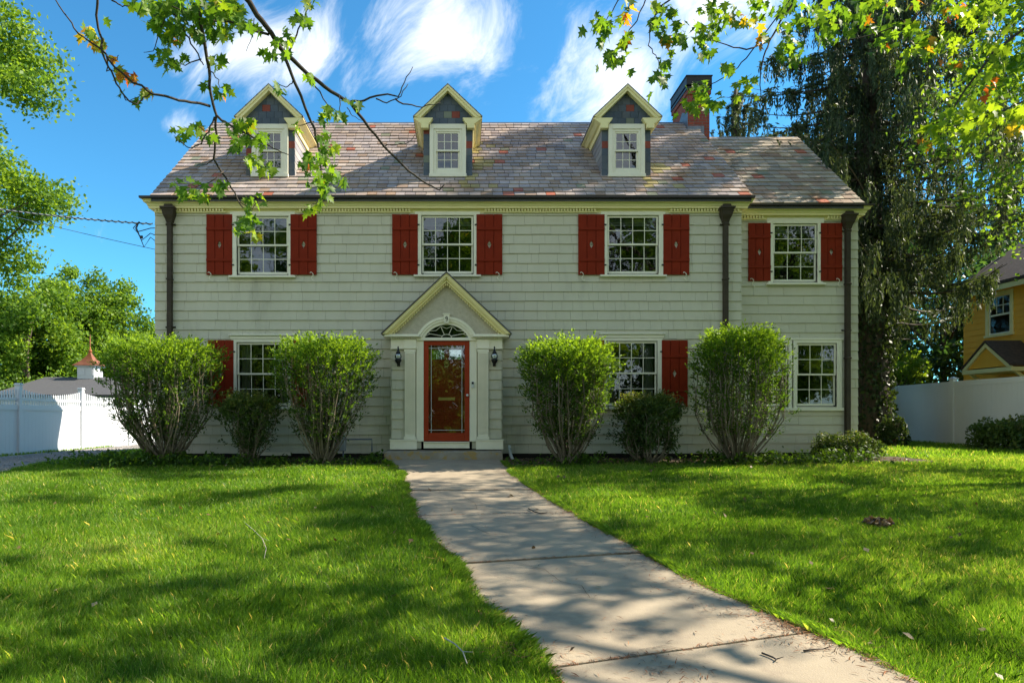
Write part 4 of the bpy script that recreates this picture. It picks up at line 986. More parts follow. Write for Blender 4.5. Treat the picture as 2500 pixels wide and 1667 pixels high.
# ------------------------------------------------------------------ shrubs
def shrub(name, bx_, by_, W, H, label, seed, m=L_bush, stems=46, nl=9000, lean=0, trunkr=.1, open_=.55, flat=True, lsz=.06, roundtop=False, asym=1.0, brk=.62, cat='shrub', group=None):
    random.seed(seed); b = empty(name, (bx_, by_, gz(bx_, by_))); tag(b, label, cat, group); g = gz(bx_, by_)
    mb = MB(); tips = []; segs = []
    def env(z):     # half width at height fraction
        t = z/H
        w = .17+.83*min(1, max(0, t)/brk)**.7 if t < brk else 1.0
        if roundtop: w *= math.sqrt(max(0, 1-((t-.60)/.46)**2)) if t > .60 else 1
        else: w *= (1-.35*max(0, (t-.86)/.14)**2)
        return w*W/2
    for i in range(stems):
        ang = random.uniform(0, 2*math.pi); f = random.random()**.5; ht = H*random.uniform(.78, .98)
        f = max(f, .25)
        p0 = Vector((bx_+random.uniform(-1, 1)*trunkr, by_+random.uniform(-1, 1)*trunkr*.8, g-.05)); pts = [p0]
        for k in range(1, 8):
            t = k/7; e_r = (env(ht*t)-.17*W/2*(1-t))*f*.93; dx = e_r*math.cos(ang)+lean*t; dy = e_r*.8*math.sin(ang); fx_ = 1; pts.append(Vector((p0.x+dx*fx_+random.uniform(-.035, .035), p0.y+dy*fx_+random.uniform(-.035, .035), g+ht*t)))
        r = random.uniform(.009, .020); mb.tube(pts, [r*(1-.75*k/7) for k in range(8)], 5); segs.append(pts)
        for _ in range(5):     # side twigs
            k = random.randint(2, 6); q = pts[k]; dvec = Vector((random.uniform(-1, 1), random.uniform(-1, 1), random.uniform(.3, 1.3)))*random.uniform(.12, .32)
            e_ = q+dvec; mb.tube([q, q+dvec*.5+Vector((0, 0, .02)), e_], [.006, .0045, .003], 4); segs.append([q, e_])
    mb.build('stems', bushstem, b)
    C = []; D = []; rn = []
    # dense top: short upright sprays
    ns = nl//11
    for i in range(ns):
        z = H*(1-abs(random.gauss(0, .14))*1.15) if random.random() < .88 else H*random.uniform(.35, .9)
        z = max(.3*H, min(z, H)); w = env(z)
        a_ = random.uniform(0, 2*math.pi); f = random.random()**.42
        x = bx_+lean*(z/H)+w*f*math.cos(a_)*(asym if math.cos(a_) < 0 else 1); y = by_+w*.85*f*math.sin(a_)
        zz = z+ (0 if not flat else random.uniform(-.05, .07)); k = 12; ln = random.uniform(.14, .30)
        dv = np.array([math.cos(a_)*f*.9+random.uniform(-.4, .4), math.sin(a_)*f*.9+random.uniform(-.4, .4), random.uniform(.25, 1.1)]); dv /= np.linalg.norm(dv)
        tt = rng.random(k)[:, None]; C.append(np.array([x, y, g+zz-.08])+dv*tt*ln+rng.normal(0, .018, (k, 3))); D.append(np.repeat(dv[None], k, 0)); 
        rn.append(np.clip(rng.normal(.30+.55*(z/H)**3+random.uniform(-.12, .12), .16, k), 0, 1))  # leaf colour lightens with height: sunlit tops painted in
    # sparse leaves on stems below
    k = int(nl*open_); C2 = []
    for i in range(k//6):
        s_ = random.choice(segs); j = random.randint(0, len(s_)-2)
        q = s_[j].lerp(s_[j+1], random.random())
        if q.z-g < .15*H and random.random() < .7: continue
        C2.append(np.array(q)+rng.normal(0, .06, (6, 3)))
    C2 = np.concatenate(C2); C.append(C2); D.append(rng.normal(0, 1, C2.shape)); rn.append(np.clip(rng.normal(.3, .16, len(C2)), 0, 1))
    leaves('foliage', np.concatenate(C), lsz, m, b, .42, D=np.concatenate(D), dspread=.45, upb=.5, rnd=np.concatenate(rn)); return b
SY = -1.25; sd = CD+SY
sxp = lambda px: (px-CX)/F*sd
tall = 'tall vase shaped shrubs along the front wall'
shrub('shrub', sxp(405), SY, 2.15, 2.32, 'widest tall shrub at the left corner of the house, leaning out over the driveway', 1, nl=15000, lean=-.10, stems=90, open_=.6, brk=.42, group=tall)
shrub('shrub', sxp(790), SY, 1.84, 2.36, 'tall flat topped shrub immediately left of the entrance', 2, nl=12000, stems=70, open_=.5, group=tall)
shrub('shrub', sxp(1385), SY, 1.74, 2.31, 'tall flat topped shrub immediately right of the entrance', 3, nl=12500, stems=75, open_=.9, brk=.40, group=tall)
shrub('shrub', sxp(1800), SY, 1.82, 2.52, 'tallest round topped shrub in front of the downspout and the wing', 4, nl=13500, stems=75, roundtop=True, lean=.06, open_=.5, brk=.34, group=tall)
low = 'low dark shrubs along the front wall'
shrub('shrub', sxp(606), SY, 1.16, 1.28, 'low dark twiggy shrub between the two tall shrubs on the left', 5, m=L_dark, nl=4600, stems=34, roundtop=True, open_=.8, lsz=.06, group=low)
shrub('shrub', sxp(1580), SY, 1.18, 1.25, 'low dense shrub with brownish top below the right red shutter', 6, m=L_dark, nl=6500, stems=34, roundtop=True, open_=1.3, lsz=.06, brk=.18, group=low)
def mound(name, x, y, W, Dp, H, n, m, label, cat='shrub', lsz=.05, seed=1, stems=18):
    random.seed(seed); g = gz(x, y); b = empty(name, (x, y, g)); tag(b, label, cat); mb = MB()
    for i in range(stems):
        a = random.uniform(0, 6.28); e_ = (x+W/2*.8*math.cos(a)*random.random(), y+Dp/2*.8*math.sin(a), g+H*.85); limb(mb, (x+random.uniform(-W*.2, W*.2), y, g-.03), e_, .012, .004, .3, 4)
    mb.build('stems', bushstem, b)
    u = unit(rng.normal(0, 1, (n, 3))); u[:, 2] = np.abs(u[:, 2]); r = (.6+.4*rng.random(n)**.5)[:, None]*(1+.10*np.sin(u[:, :1]*9)+.1*np.sin(u[:, 1:2]*11))
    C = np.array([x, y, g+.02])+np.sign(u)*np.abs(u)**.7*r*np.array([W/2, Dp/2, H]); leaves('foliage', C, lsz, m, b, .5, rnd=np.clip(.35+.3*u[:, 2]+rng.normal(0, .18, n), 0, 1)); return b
mound('hedge', nx2(2068, 13.6), -.35, 1.28, .8, .52, 7000, L_dark, 'low clipped hedge at the right end of the wing wall', 'hedge', seed=3)
mound('shrub', P(2180, 1060, 17.5).x, 3.5, .62, .6, .75, 900, L_ivy, 'young dark plant at the foot of the ivy covered trunk', lsz=.12, seed=5)
mound('shrub', 13.0, 1.6, 1.7, 1.3, .72, 4200, L_dark, 'sprawling leafy shrub against the right fence', lsz=.10, seed=6)
# ground cover in the beds
def cover(name, pts, label):
    C = []; 
    for (x, y, w, d, n, h) in pts:
        c = np.stack([rng.normal(x, w/2.4, n), rng.normal(y, d/2.4, n), np.zeros(n)], 1)
        c = c[(c[:, 1] < -.05) & (~np.array([onpath(a, b, .05) for a, b in c[:, :2]]))]
        c[:, 2] = [gz(a, b) for a, b in c[:, :2]]; c[:, 2] += rng.random(len(c))*h*(.4+.6*np.abs(np.sin(c[:, 0]*5))); C.append(c)
    C = np.concatenate(C); tag(leaves(name, C, .085, L_bush, None, .5, upb=.8, rnd=np.clip(rng.normal(.35, .2, len(C)), 0, 1)), label, 'ground cover', kind='stuff')
cover('ground_cover', [(-6.2, -1.5, 1.6, .6, 1500, .30), (-4.9, -1.5, 1.8, .5, 1200, .22), (-3.6, -1.45, 1.4, .5, 500, .16), (-2.0, -1.3, 1.0, .5, 240, .16), (-1.75, -1.1, .3, .3, 160, .25), (1.4, -1.4, 1.6, .4, 260, .12), (2.3, -1.3, .6, .4, 350, .28), (3.6, -1.3, 2.0, .5, 300, .12), (5.4, -1.3, 1.4, .5, 1100, .28), (6.6, -1.2, 1.4, .6, 1000, .20), (7.3, -1.0, .8, .5, 500, .3)], 'leafy weeds and ground cover spreading through the beds under the shrubs')
n = 2600; C = np.stack([rng.uniform(-7, 9, n), rng.uniform(-1.6, -.1, n), np.zeros(n)], 1); C = C[np.array([c[1] > BEDY(c[0]) and not onpath(c[0], c[1], 0) for c in C])]; C[:, 2] = [gz(a, b)+.02 for a, b in C[:, :2]]
litm = leafmat('dry_leaf', [(0, (.10, .055, .03)), (.6, (.19, .12, .06)), (1, (.32, .25, .15))], .1)
tag(leaves('leaf_litter', C, .05, litm, None, .6, upb=2), 'brown dead leaves lying on the bed soil', 'leaf litter', kind='stuff')

# ------------------------------------------------------------------ litter on walk and lawn
C = []
for (px, py, w, k) in ((1960, 1546, .10, 160), (2010, 1580, .16, 200), (1905, 1530, .10, 90), (1780, 1505, .10, 60), (1630, 1440, .14, 40), (1540, 1380, .14, 60), (1450, 1310, .14, 40), (1380, 1265, .2, 60), (1300, 1215, .2, 60), (1550, 1600, .3, 60), (1640, 1650, .12, 80), (1280, 1600, .1, 120), (1400, 1420, .35, 40), (1250, 1290, .3, 40), (1100, 1250, .3, 40), (1010, 1270, .12, 60), (1005, 1220, .08, 60), (1100, 1375, .08, 90), (1210, 1510, .08, 90)):
    x, y = gpix(px, py); c = np.stack([rng.normal(x, w, k), rng.normal(y, w*.9, k), np.zeros(k)], 1); c[:, 2] = [gz(a, b)+.040 for a, b in c[:, :2]]; C.append(c)
for tab, s_, k in ((pl, -1, 900), (pr, 1, 2300)):
    yy = -1.2-rng.random(k)**.8*10.5; off = rng.exponential(.055, k)*s_*-1+.02*s_; xx = np.array([edge(tab, y) for y in yy])+off; C.append(np.stack([xx, yy, np.array([gz(a, b)+.041 for a, b in zip(xx, yy)])], 1))
for (a0, b0) in joints[1:-1]:
    k = 170; w = rng.random(k); yy = a0+(b0-a0)*w+rng.normal(0, .012, k); xx = np.array([edge(pl, a0)+(edge(pr, b0)-edge(pl, a0))*q for q in w]); C.append(np.stack([xx, yy, np.array([gz(a, b)+.034 for a, b in zip(xx, yy)])], 1))
C = np.concatenate(C); D = rng.normal(0, 1, C.shape); D[:, 2] *= .1
nl_ = leafmat('needle', [(0, (.06, .035, .02)), (.5, (.17, .075, .035)), (.8, (.32, .12, .05)), (1, (.38, .20, .09))], .1)
tag(leaves('needle_litter', C, .055, nl_, None, .09, D=D, dspread=.05, upb=2), 'rusty dry needles and twig bits strewn over the walk and its edges', 'litter', kind='stuff')
def stick(pts, r, label, m=paleleaf, dz=.045, g=None):
    mb = MB(); W = []
    for (px, py) in pts:
        x, y = gpix(px, py); W.append((x, y, gz(x, y)+dz))
    k = len(W); mb.tube(W, [r*(1-.5*i/k) for i in range(k)], 5); a, b = Vector(W[1]), Vector(W[2]); mb.tube([b, b+(b-a)*.5+Vector((.03, 0, .02))], [r*.6, r*.3], 4)
    tag(mb.build('twig', m, smooth=True), label, 'twig', g)
fg = 'fallen twigs on the lawn and walk'
stick([(595, 1283), (620, 1305), (640, 1325), (650, 1350), (645, 1375)], .0045, 'long thin pale twig curving on the left lawn', g=fg)
stick([(1085, 1585), (1110, 1600), (1130, 1620), (1140, 1650)], .005, 'short pale twig in the grass at the bottom of the photo', g=fg, dz=.07)
stick([(1290, 1250), (1305, 1258), (1320, 1262), (1335, 1260)], .008, 'dark broken twig on the walk joint halfway to the step', twigm, .045, g=fg)
stick([(1860, 1612), (1885, 1622), (1895, 1628), (1892, 1632)], .006, 'thin dark twig on the walk near the bottom right', twigm, .045, g=fg)
stick([(1962, 1607), (1985, 1603), (2010, 1602)], .006, 'straight dark twig beside the rusty needles on the walk', twigm, .045, g=fg)
x, y = gpix(2145, 1288); C = blob((x, y, gz(x, y)+.06), .14, 160, .35); C[:, 2] = np.maximum(C[:, 2], gz(x, y)+.04)
cl = empty('debris_clump', (x, y, gz(x, y))); tag(cl, 'small clump of dead dark leaves and twigs lying on the right lawn', 'debris')
leaves('dead_leaves', C, .07, litm, cl, .5); mb = MB()
for k in range(9): a = random.uniform(0, 3.14); mb.tube([(x-.15*math.cos(a), y-.15*math.sin(a), gz(x, y)+.06), (x, y, gz(x, y)+.11), (x+.16*math.cos(a+.3), y+.16*math.sin(a+.3), gz(x, y)+.05)], .004, 4)
mb.build('twigs', twigm, cl)

C = []
for _ in range(150):
    x, y = random.uniform(-8, 10), random.uniform(-10.8, -1.8)
    if lawnok(x, y) or onpath(x, y): C.append((x, y, gz(x, y)+(.052 if not onpath(x, y) else .045)))
tag(leaves('fallen_leaves', np.array(C), .06, litm, None, .75, upb=2.5), 'scattered dry brown leaves lying on the grass and the walk', 'fallen leaves', kind='stuff')

# ------------------------------------------------------------------ fences
def fence_left():
    X = -11.7; f = empty('fence', (X, 6, 0)); tag(f, 'white vinyl fence with scalloped picket top beside the gravel driveway', 'fence')
    ps = [.85-2.9*1, .85+2.9*0, 3.6, 6.5, 9.4, 12.3, 15.2, 18.1]; ps = [17.6-CD-2.9*2, 17.6-CD-2.9, 17.6-CD, 20.5-CD, 23.4-CD, 26.3-CD, 29.2-CD]
    for y in ps:
        g = gz(X, y)-.02; mb = MB(); mb.box(X-.065, X+.065, y-.065, y+.065, g-.1, g+1.86); n = len(mb.v)
        mb.box(X-.085, X+.085, y-.085, y+.085, g+1.861, g+1.885); mb.prism([(X-.07, y-.07, g+1.886), (X+.07, y-.07, g+1.886), (X+.07, y+.07, g+1.886), (X-.07, y+.07, g+1.886)], (0, 0, 0), (0, 0, .03)); mb.build('fence_post', vinyl, f, bevel=.004)
    for a, b in zip(ps, ps[1:]):
        g = min(gz(X, a), gz(X, b))-.02; a += .066; b -= .066; mb = MB()
        n = 18; w = (b-a)/n
        for k in range(n): mb.box(X-.012, X+.012, a+k*w+.0015, a+(k+1)*w-.0015, g+.05, g+1.21)
        mb.box(X-.009, X+.009, a, b, g+.05, g+1.2)
        mb.box(X-.03, X+.03, a, b, g-.02, g+.12); mb.box(X-.03, X+.03, a, b, g+1.20, g+1.34); mb.box(X-.022, X+.022, a, b, g+1.455, g+1.52)
        n = 26; w = (b-a)/n
        for k in range(n):
            t = (k+.5)/n; top = 1.62+.13*(2*t-1)**2*1.0; yc = a+(k+.5)*w
            mb.hexa([(X-.008, yc-.026, g+1.335), (X+.008, yc-.026, g+1.335), (X+.008, yc+.026, g+1.335), (X-.008, yc+.026, g+1.335), (X-.008, yc-.026, g+top), (X+.008, yc-.026, g+top), (X+.008, yc+.026, g+top), (X-.008, yc+.026, g+top)])
            mb.prism([(X-.008, yc-.026, g+top), (X-.008, yc+.026, g+top), (X-.008, yc, g+top+.03)], (0, 0, 0), (.016, 0, 0))
        mb.build('fence_panel', vinyl, f)
fence_left()
def fence_right():
    f = empty('fence', (13.8, 5, 0)); tag(f, 'plain white vinyl privacy fence along the right side of the lawn', 'fence')
    P_ = [(13.55, -2.0), (13.60, .3+.9), (13.70, 4.5), (14.10, 7.7), (11.9, 8.1), (9.6, 8.3)]
    for (x, y) in P_:
        g = gz(x, y)-.03; mb = MB(); mb.box(x-.065, x+.065, y-.065, y+.065, g-.1, g+1.86); mb.box(x-.09, x+.09, y-.09, y+.09, g+1.861, g+1.885)
        mb.hexa([(x-.08, y-.08, g+1.886), (x+.08, y-.08, g+1.886), (x+.08, y+.08, g+1.886), (x-.08, y+.08, g+1.886), (x-.01, y-.01, g+1.93), (x+.01, y-.01, g+1.93), (x+.01, y+.01, g+1.93), (x-.01, y+.01, g+1.93)]); mb.build('fence_post', vinyl, f, bevel=.004)
    for p, q in zip(P_, P_[1:]):
        p, q = Vector((*p, 0)), Vector((*q, 0)); g = gz(p.x, p.y)-.03; u = (q-p).normalized(); nrm = Vector((-u.y, u.x, 0)); L_ = (q-p).length; mb = MB()
        def bx(s0, s1, t, z0, z1):
            c = [p+u*s0-nrm*t, p+u*s1-nrm*t, p+u*s1+nrm*t, p+u*s0+nrm*t]; mb.hexa([Vector((v.x, v.y, z0)) for v in c]+[Vector((v.x, v.y, z1)) for v in c])
        n = 19; w = (L_-.14)/n
        for k in range(n): bx(.07+k*w+.002, .07+(k+1)*w-.002, .013, g+.06, g+1.70)
        bx(.07, L_-.07, .009, g+.06, g+1.7); bx(.07, L_-.07, .03, g-.02, g+.15); bx(.07, L_-.07, .03, g+1.66, g+1.80)
        mb.build('fence_panel', vinyl, f)
fence_right()

# ------------------------------------------------------------------ neighbours
def clap(mb, X, y0, y1, z0, z1, s, holes=()):
    z = z0
    while z < z1:
        for (a, b, c, d) in _sub([(y0, y1, z, min(z+.2, z1))], holes):
            t0 = .02*(1-(c-z)/.2)+.004; t1 = .02*(1-(d-z)/.2)+.004
            mb.hexa([(X, a, c), (X, b, c), (X+s*t0, b, c), (X+s*t0, a, c), (X, a, d), (X, b, d), (X+s*t1, b, d), (X+s*t1, a, d)])
        z += .2
yh = empty('house', (22, 6, 0)); tag(yh, 'mustard yellow neighbouring house with cream trim behind the right fence', 'house')
X = 18.0; yA, yB = 1.0, 9.8; hY = (21.75-CD, 22.65-CD, 3.75, 5.0)
mb = MB(); clap(mb, X, yA, yB, 0, 5.4, -1, [hY]); 
z = 0
while z < 5.4:
    mb.hexa([(X, yB, z), (X+8, yB, z), (X+8, yB+.02, z), (X, yB+.02, z), (X, yB, z+.2), (X+8, yB, z+.2), (X+8, yB+.005, z+.2), (X, yB+.005, z+.2)]); z += .2
for r in _sub([(yA, yB, 0, 5.4)], [hY]): mb.box(X+.002, X+.15, r[0], r[1], r[2], r[3])
mb.box(X+.15, X+8, yA, yA+.1, 0, 5.4); mb.box(X+.2, X+8, yB-.1, yB-.002, 0, 5.4); mb.box(X+7.9, X+8, yA+.12, yB-.12, 0, 5.4); mb.build('wall', yellow, yh)
mb = MB(); mb.prism([(X-.45, yA-.4, 5.40), (X+4, yA-.4, 8.4), (X+8.45, yA-.4, 5.40), (X+8.45, yA-.4, 5.30), (X-.45, yA-.4, 5.30)], (0, 0, 0), (0, yB-yA+.8, 0)); mb.build('roof', asphb, yh)
mb = MB(); mb.box(X-.42, X-.38, yA-.4, yB+.4, 5.12, 5.29); mb.box(X-.38, X-.03, yA-.4, yB+.38, 5.25, 5.295); mb.build('trim', trim, yh)
mb = MB(); a, b, c, d = hY
for q in ((a-.12, a, c-.02, d+.02), (b, b+.12, c-.02, d+.02)): mb.box(X-.05, X-.001, q[0], q[1], q[2], q[3])
mb.box(X-.05, X-.001, a-.12, b+.12, d+.02, d+.15); mb.box(X-.08, X-.001, a-.15, b+.15, c-.1, c-.021)
w_ = mb.build('window', trim, yh)
mb = MB(); zm = (c+d)/2
mb.box(X-.02, X+.02, a, a+.05, c-.02, d+.02); mb.box(X-.02, X+.02, b-.05, b, c-.02, d+.02); mb.box(X-.019, X+.019, a+.05, b-.05, c-.02, c+.03); mb.box(X-.019, X+.019, a+.05, b-.05, d-.03, d+.02); mb.box(X-.019, X+.019, a+.05, b-.05, zm-.03, zm+.03)
for k in range(1, 3): yy = a+.05+(b-a-.1)*k/3; mb.box(X-.014, X+.01, yy-.012, yy+.012, zm+.03, d-.03)
mb.box(X-.012, X+.008, a+.05, b-.05, (zm+d)/2-.012, (zm+d)/2+.012); mb.build('sash', trimw, w_)
mb = MB(); mb.quad((X, b, c), (X, a, c), (X, a, d), (X, b, d)); mb.build('pane', glassmat('side_glass', .05, (.5, .5, .5), 1.2), w_)
hx_, h0, h1 = 16.9, 20.35-CD, 22.35-CD; hm = (h0+h1)/2; hzb = E+(HY-908)/F*22.3+.1; hza = hzb+.82
mb = MB(); mb.prism([(hx_, h0, hzb), (hx_, hm, hza), (hx_, h1, hzb), (hx_, h1, hzb-.05), (hx_, hm, hza-.07), (hx_, h0, hzb-.05)], (-.1, 0, .03), (X-hx_-.03, 0, .03)); hd = mb.build('door_hood', asphb, yh)
mb = MB(); mb.prism([(hx_, h0, hzb), (hx_, h1, hzb), (hx_, h1-.0, hzb-.13), (hx_, h0, hzb-.13)], (-.06, 0, -.06), (1.0, 0, -.06))
for s, e_ in ((1, h0), (-1, h1)): mb.prism([(hx_, e_, hzb), (hx_, hm, hza), (hx_, hm, hza-.14), (hx_, e_+s*.16, hzb)][::s], (-.07, 0, -.05), (0, 0, -.05))
for yy in (h0+.12, h1-.12): mb.prism([(X-.03, yy-.04, hzb-.9), (X-.03, yy+.04, hzb-.9), (hx_+.1, yy+.04, hzb-.2), (hx_+.1, yy-.04, hzb-.2)], (0, 0, 0), (0, 0, .1))
mb.build('hood_trim', trim, hd)
mb = MB(); mb.prism([(hx_, h0+.1, hzb-.02), (hx_, h1-.1, hzb-.02), (hx_, hm, hza-.14)], (0, 0, 0), (.05, 0, 0)); mb.build('hood_gable', yellow, hd)
# garage with copper cupola
ga = empty('garage', (-24, 26, 0)); tag(ga, 'low grey roofed garage with a copper topped cupola behind the left fence', 'garage')
gx0_, gx1_, gy0, gy1 = -25.6, -15.5, 22.0, 31.0; gze, gzr = 2.15, 3.36
mb = MB(); mb.box(gx0_+.4, gx1_-.4, gy0+.4, gy1-.4, -.2, gze); mb.build('wall', vinyl, ga)
mb = MB(); mb.quad((gx0_, gy0, gze), (gx1_, gy0, gze), (gx1_-2, 26.5, gzr), (gx0_+.3, 26.5, gzr)); mb.quad((gx1_, gy0, gze), (gx1_, gy1, gze), (gx1_-2, 26.5, gzr)); mb.quad((gx1_, gy1, gze), (gx0_, gy1, gze), (gx0_+.3, 26.5, gzr), (gx1_-2, 26.5, gzr)); mb.quad((gx0_, gy1, gze), (gx0_, gy0, gze), (gx0_+.3, 26.5, gzr)); mb.box(gx0_+.02, gx1_-.02, gy0+.02, gy1-.02, gze-.12, gze-.01)
mb.build('roof', asph, ga)
cu = P(220, 925, 40.5); cxx, cyy = cu.x, 26.5
mb = MB(); mb.box(cxx-.5, cxx+.5, cyy-.5, cyy+.5, 2.8, 3.95); mb.box(cxx-.6, cxx+.6, cyy-.6, cyy+.6, 3.951, 4.03)
for s in (-1, 1): mb.box(cxx-.5+(.55 if s > 0 else .1), cxx+(-.05 if s < 0 else .42), cyy-.53, cyy-.501, 3.45, 3.85)
cp = mb.build('cupola', vinyl, ga)
mb = MB(); prof = [(.72, 0), (.62, .10), (.45, .26), (.28, .48), (.14, .72), (.06, .95)]; n0 = len(mb.v)
for (r, z) in prof: mb.v += [(cxx-r, cyy-r, 4.035+z*.85), (cxx+r, cyy-r, 4.035+z*.85), (cxx+r, cyy+r, 4.035+z*.85), (cxx-r, cyy+r, 4.035+z*.85)]
for i in range(5):
    for j in range(4): q = (j+1) % 4; mb.face((i*4+j, i*4+q, i*4+4+q, i*4+4+j))
mb.build('cupola_roof', copper, cp)
mb = MB(); mb.lathe((cxx, cyy, 4.8), [(.05, 0), (.10, .08), (.12, .15), (.07, .22), (.03, .27), (.05, .32), (.025, .37), (.04, .7), (.012, 1.15)], 10); mb.build('finial', copper, cp)

# ------------------------------------------------------------------ wires
mb = MB(); A = P(-250, 470, 14.5); B = P(372, 547, 14.05); pts = []; tw = []
for i in range(60):
    t = i/59; p = A.lerp(B, t)-Vector((0, 0, .18*4*t*(1-t)*.5)); pts.append(p)
w0 = mb
mb.tube(pts, .013, 5)
for i in range(241):
    t = i/240; p = A.lerp(B, t)-Vector((0, 0, .18*4*t*(1-t)*.5)); tw.append(p+Vector((0, math.cos(t*240), math.sin(t*240)))*.017)
cb = empty('service_cable', A); tag(cb, 'thick twisted electric service cable running from the upper left to the house corner', 'cable')
mb.build('conductor', mat('cable_sheath', (.45, .46, .47), .5), cb)
mb = MB(); mb.tube(tw, .011, 5); mb.build('wrapped_conductor', black, cb)
mb = MB()
C0 = P(340, 541, 14.05); H1 = Vector((XL-.02, .05, 4.95))
for dz, sx_ in ((-.10, -.1), (-.28, .0), (-.42, .05)):
    e_ = Vector((XL-.01, .1, C0.z+dz-.02)); mb.tube([C0, C0+Vector((-.08+sx_*.5, 0, -.14)), C0+Vector((.05+sx_, 0, dz-.12)), C0.lerp(e_, .6)+Vector((0, 0, -.06)), e_], .010, 5)
mb.box(C0.x+.02, C0.x+.07, C0.y-.02, C0.y+.02, C0.z-.36, C0.z-.30); mb.build('drip_loop', black, cb)
mb = MB(); A = P(-250, 470, 14.5); pts = []
A = P(-220, 460, 15.0); B = P(379, 609, 14.1)
for i in range(25):
    t = i/24; pts.append(A.lerp(B, t)-Vector((0, 0, .10*4*t*(1-t)*.5)))
mb.tube(pts, .006, 4); tag(mb.build('telephone_wire', mat('phone_wire', (.10, .14, .20), .5)), 'thin telephone wire below the thick cable at the left of the house', 'wire')

# ------------------------------------------------------------------ trees: left background
bg = 'trees beyond the left fence'
tree('broadleaf_tree', (-26.2, 17, -.1), 26.5, 6.9, 8.5, 90, 760, .22, L_tree, 'tallest tree at the left edge rising above the wires', bg, .38, (.8, 1.5), seed=21, limbs=16)
tree('broadleaf_tree', (-25.0, 15, -.1), 9.0, 3.1, 2.5, 30, 560, .20, L_tree, 'medium tree whose branch reaches right below the wires', bg, .2, (.7, 1.2), seed=22)
k = 0
for (px, d, H, Rr, lab) in ((-40, 49, 12.5, 4.2, 'dense tree at the far left behind the fence'), (85, 46, 11.6, 4.0, 'bright tree behind the left end of the garage'), (165, 50, 12.2, 3.8, 'bright tree behind the garage ridge'), (235, 54, 12.6, 3.5, 'slender tree behind the copper cupola'), (300, 52, 11.2, 2.9, 'bright tree just right of the cupola'), (352, 62, 9.6, 2.6, 'low pale tree beside the house corner'), (430, 60, 9.6, 4, 'tree hidden behind the house corner'), (20, 50, 9.2, 3.6, 'darker low tree left of the garage'), (120, 62, 13.2, 4.5, 'pale tree rising behind the garage')):
    p = P(px, 1000, d); tree('broadleaf_tree', (p.x, p.y, -.2), H, Rr, 1.2, 40, 480, .26, L_tree, lab, bg, .18, (.8, 1.35), seed=30+k); k += 1
# right background
rb = 'dark trees beyond the right fence'
for i, (x, y, H, Rr, lab) in enumerate(((20.2, 14, 9.0, 4.6, 'dark leafy tree seen between the trunk and the yellow house'), (22, 22, 12, 4.5, 'tall dark tree behind the yellow house'), (13, 24, 10, 4.0, 'deep green tree behind the ivy covered trunk'), (30, 14, 12, 5, 'dark tree at the far right'), (8, 28, 10.0, 3.6, 'pale thin topped tree behind the chimney'))):
    tree('background_tree', (x, y, -.1), H, Rr, .6, 34, 380, .27, L_back if i < 4 else L_tree, lab, rb, .2, (.8, 1.4), seed=50+i)
tree('small_tree', (16.3, 11.2, 0), 3.6, 1.9, .8, 12, 330, .16, L_tree, 'small bright green tree just behind the corner of the right fence', None, .07, (.4, .7), seed=61)

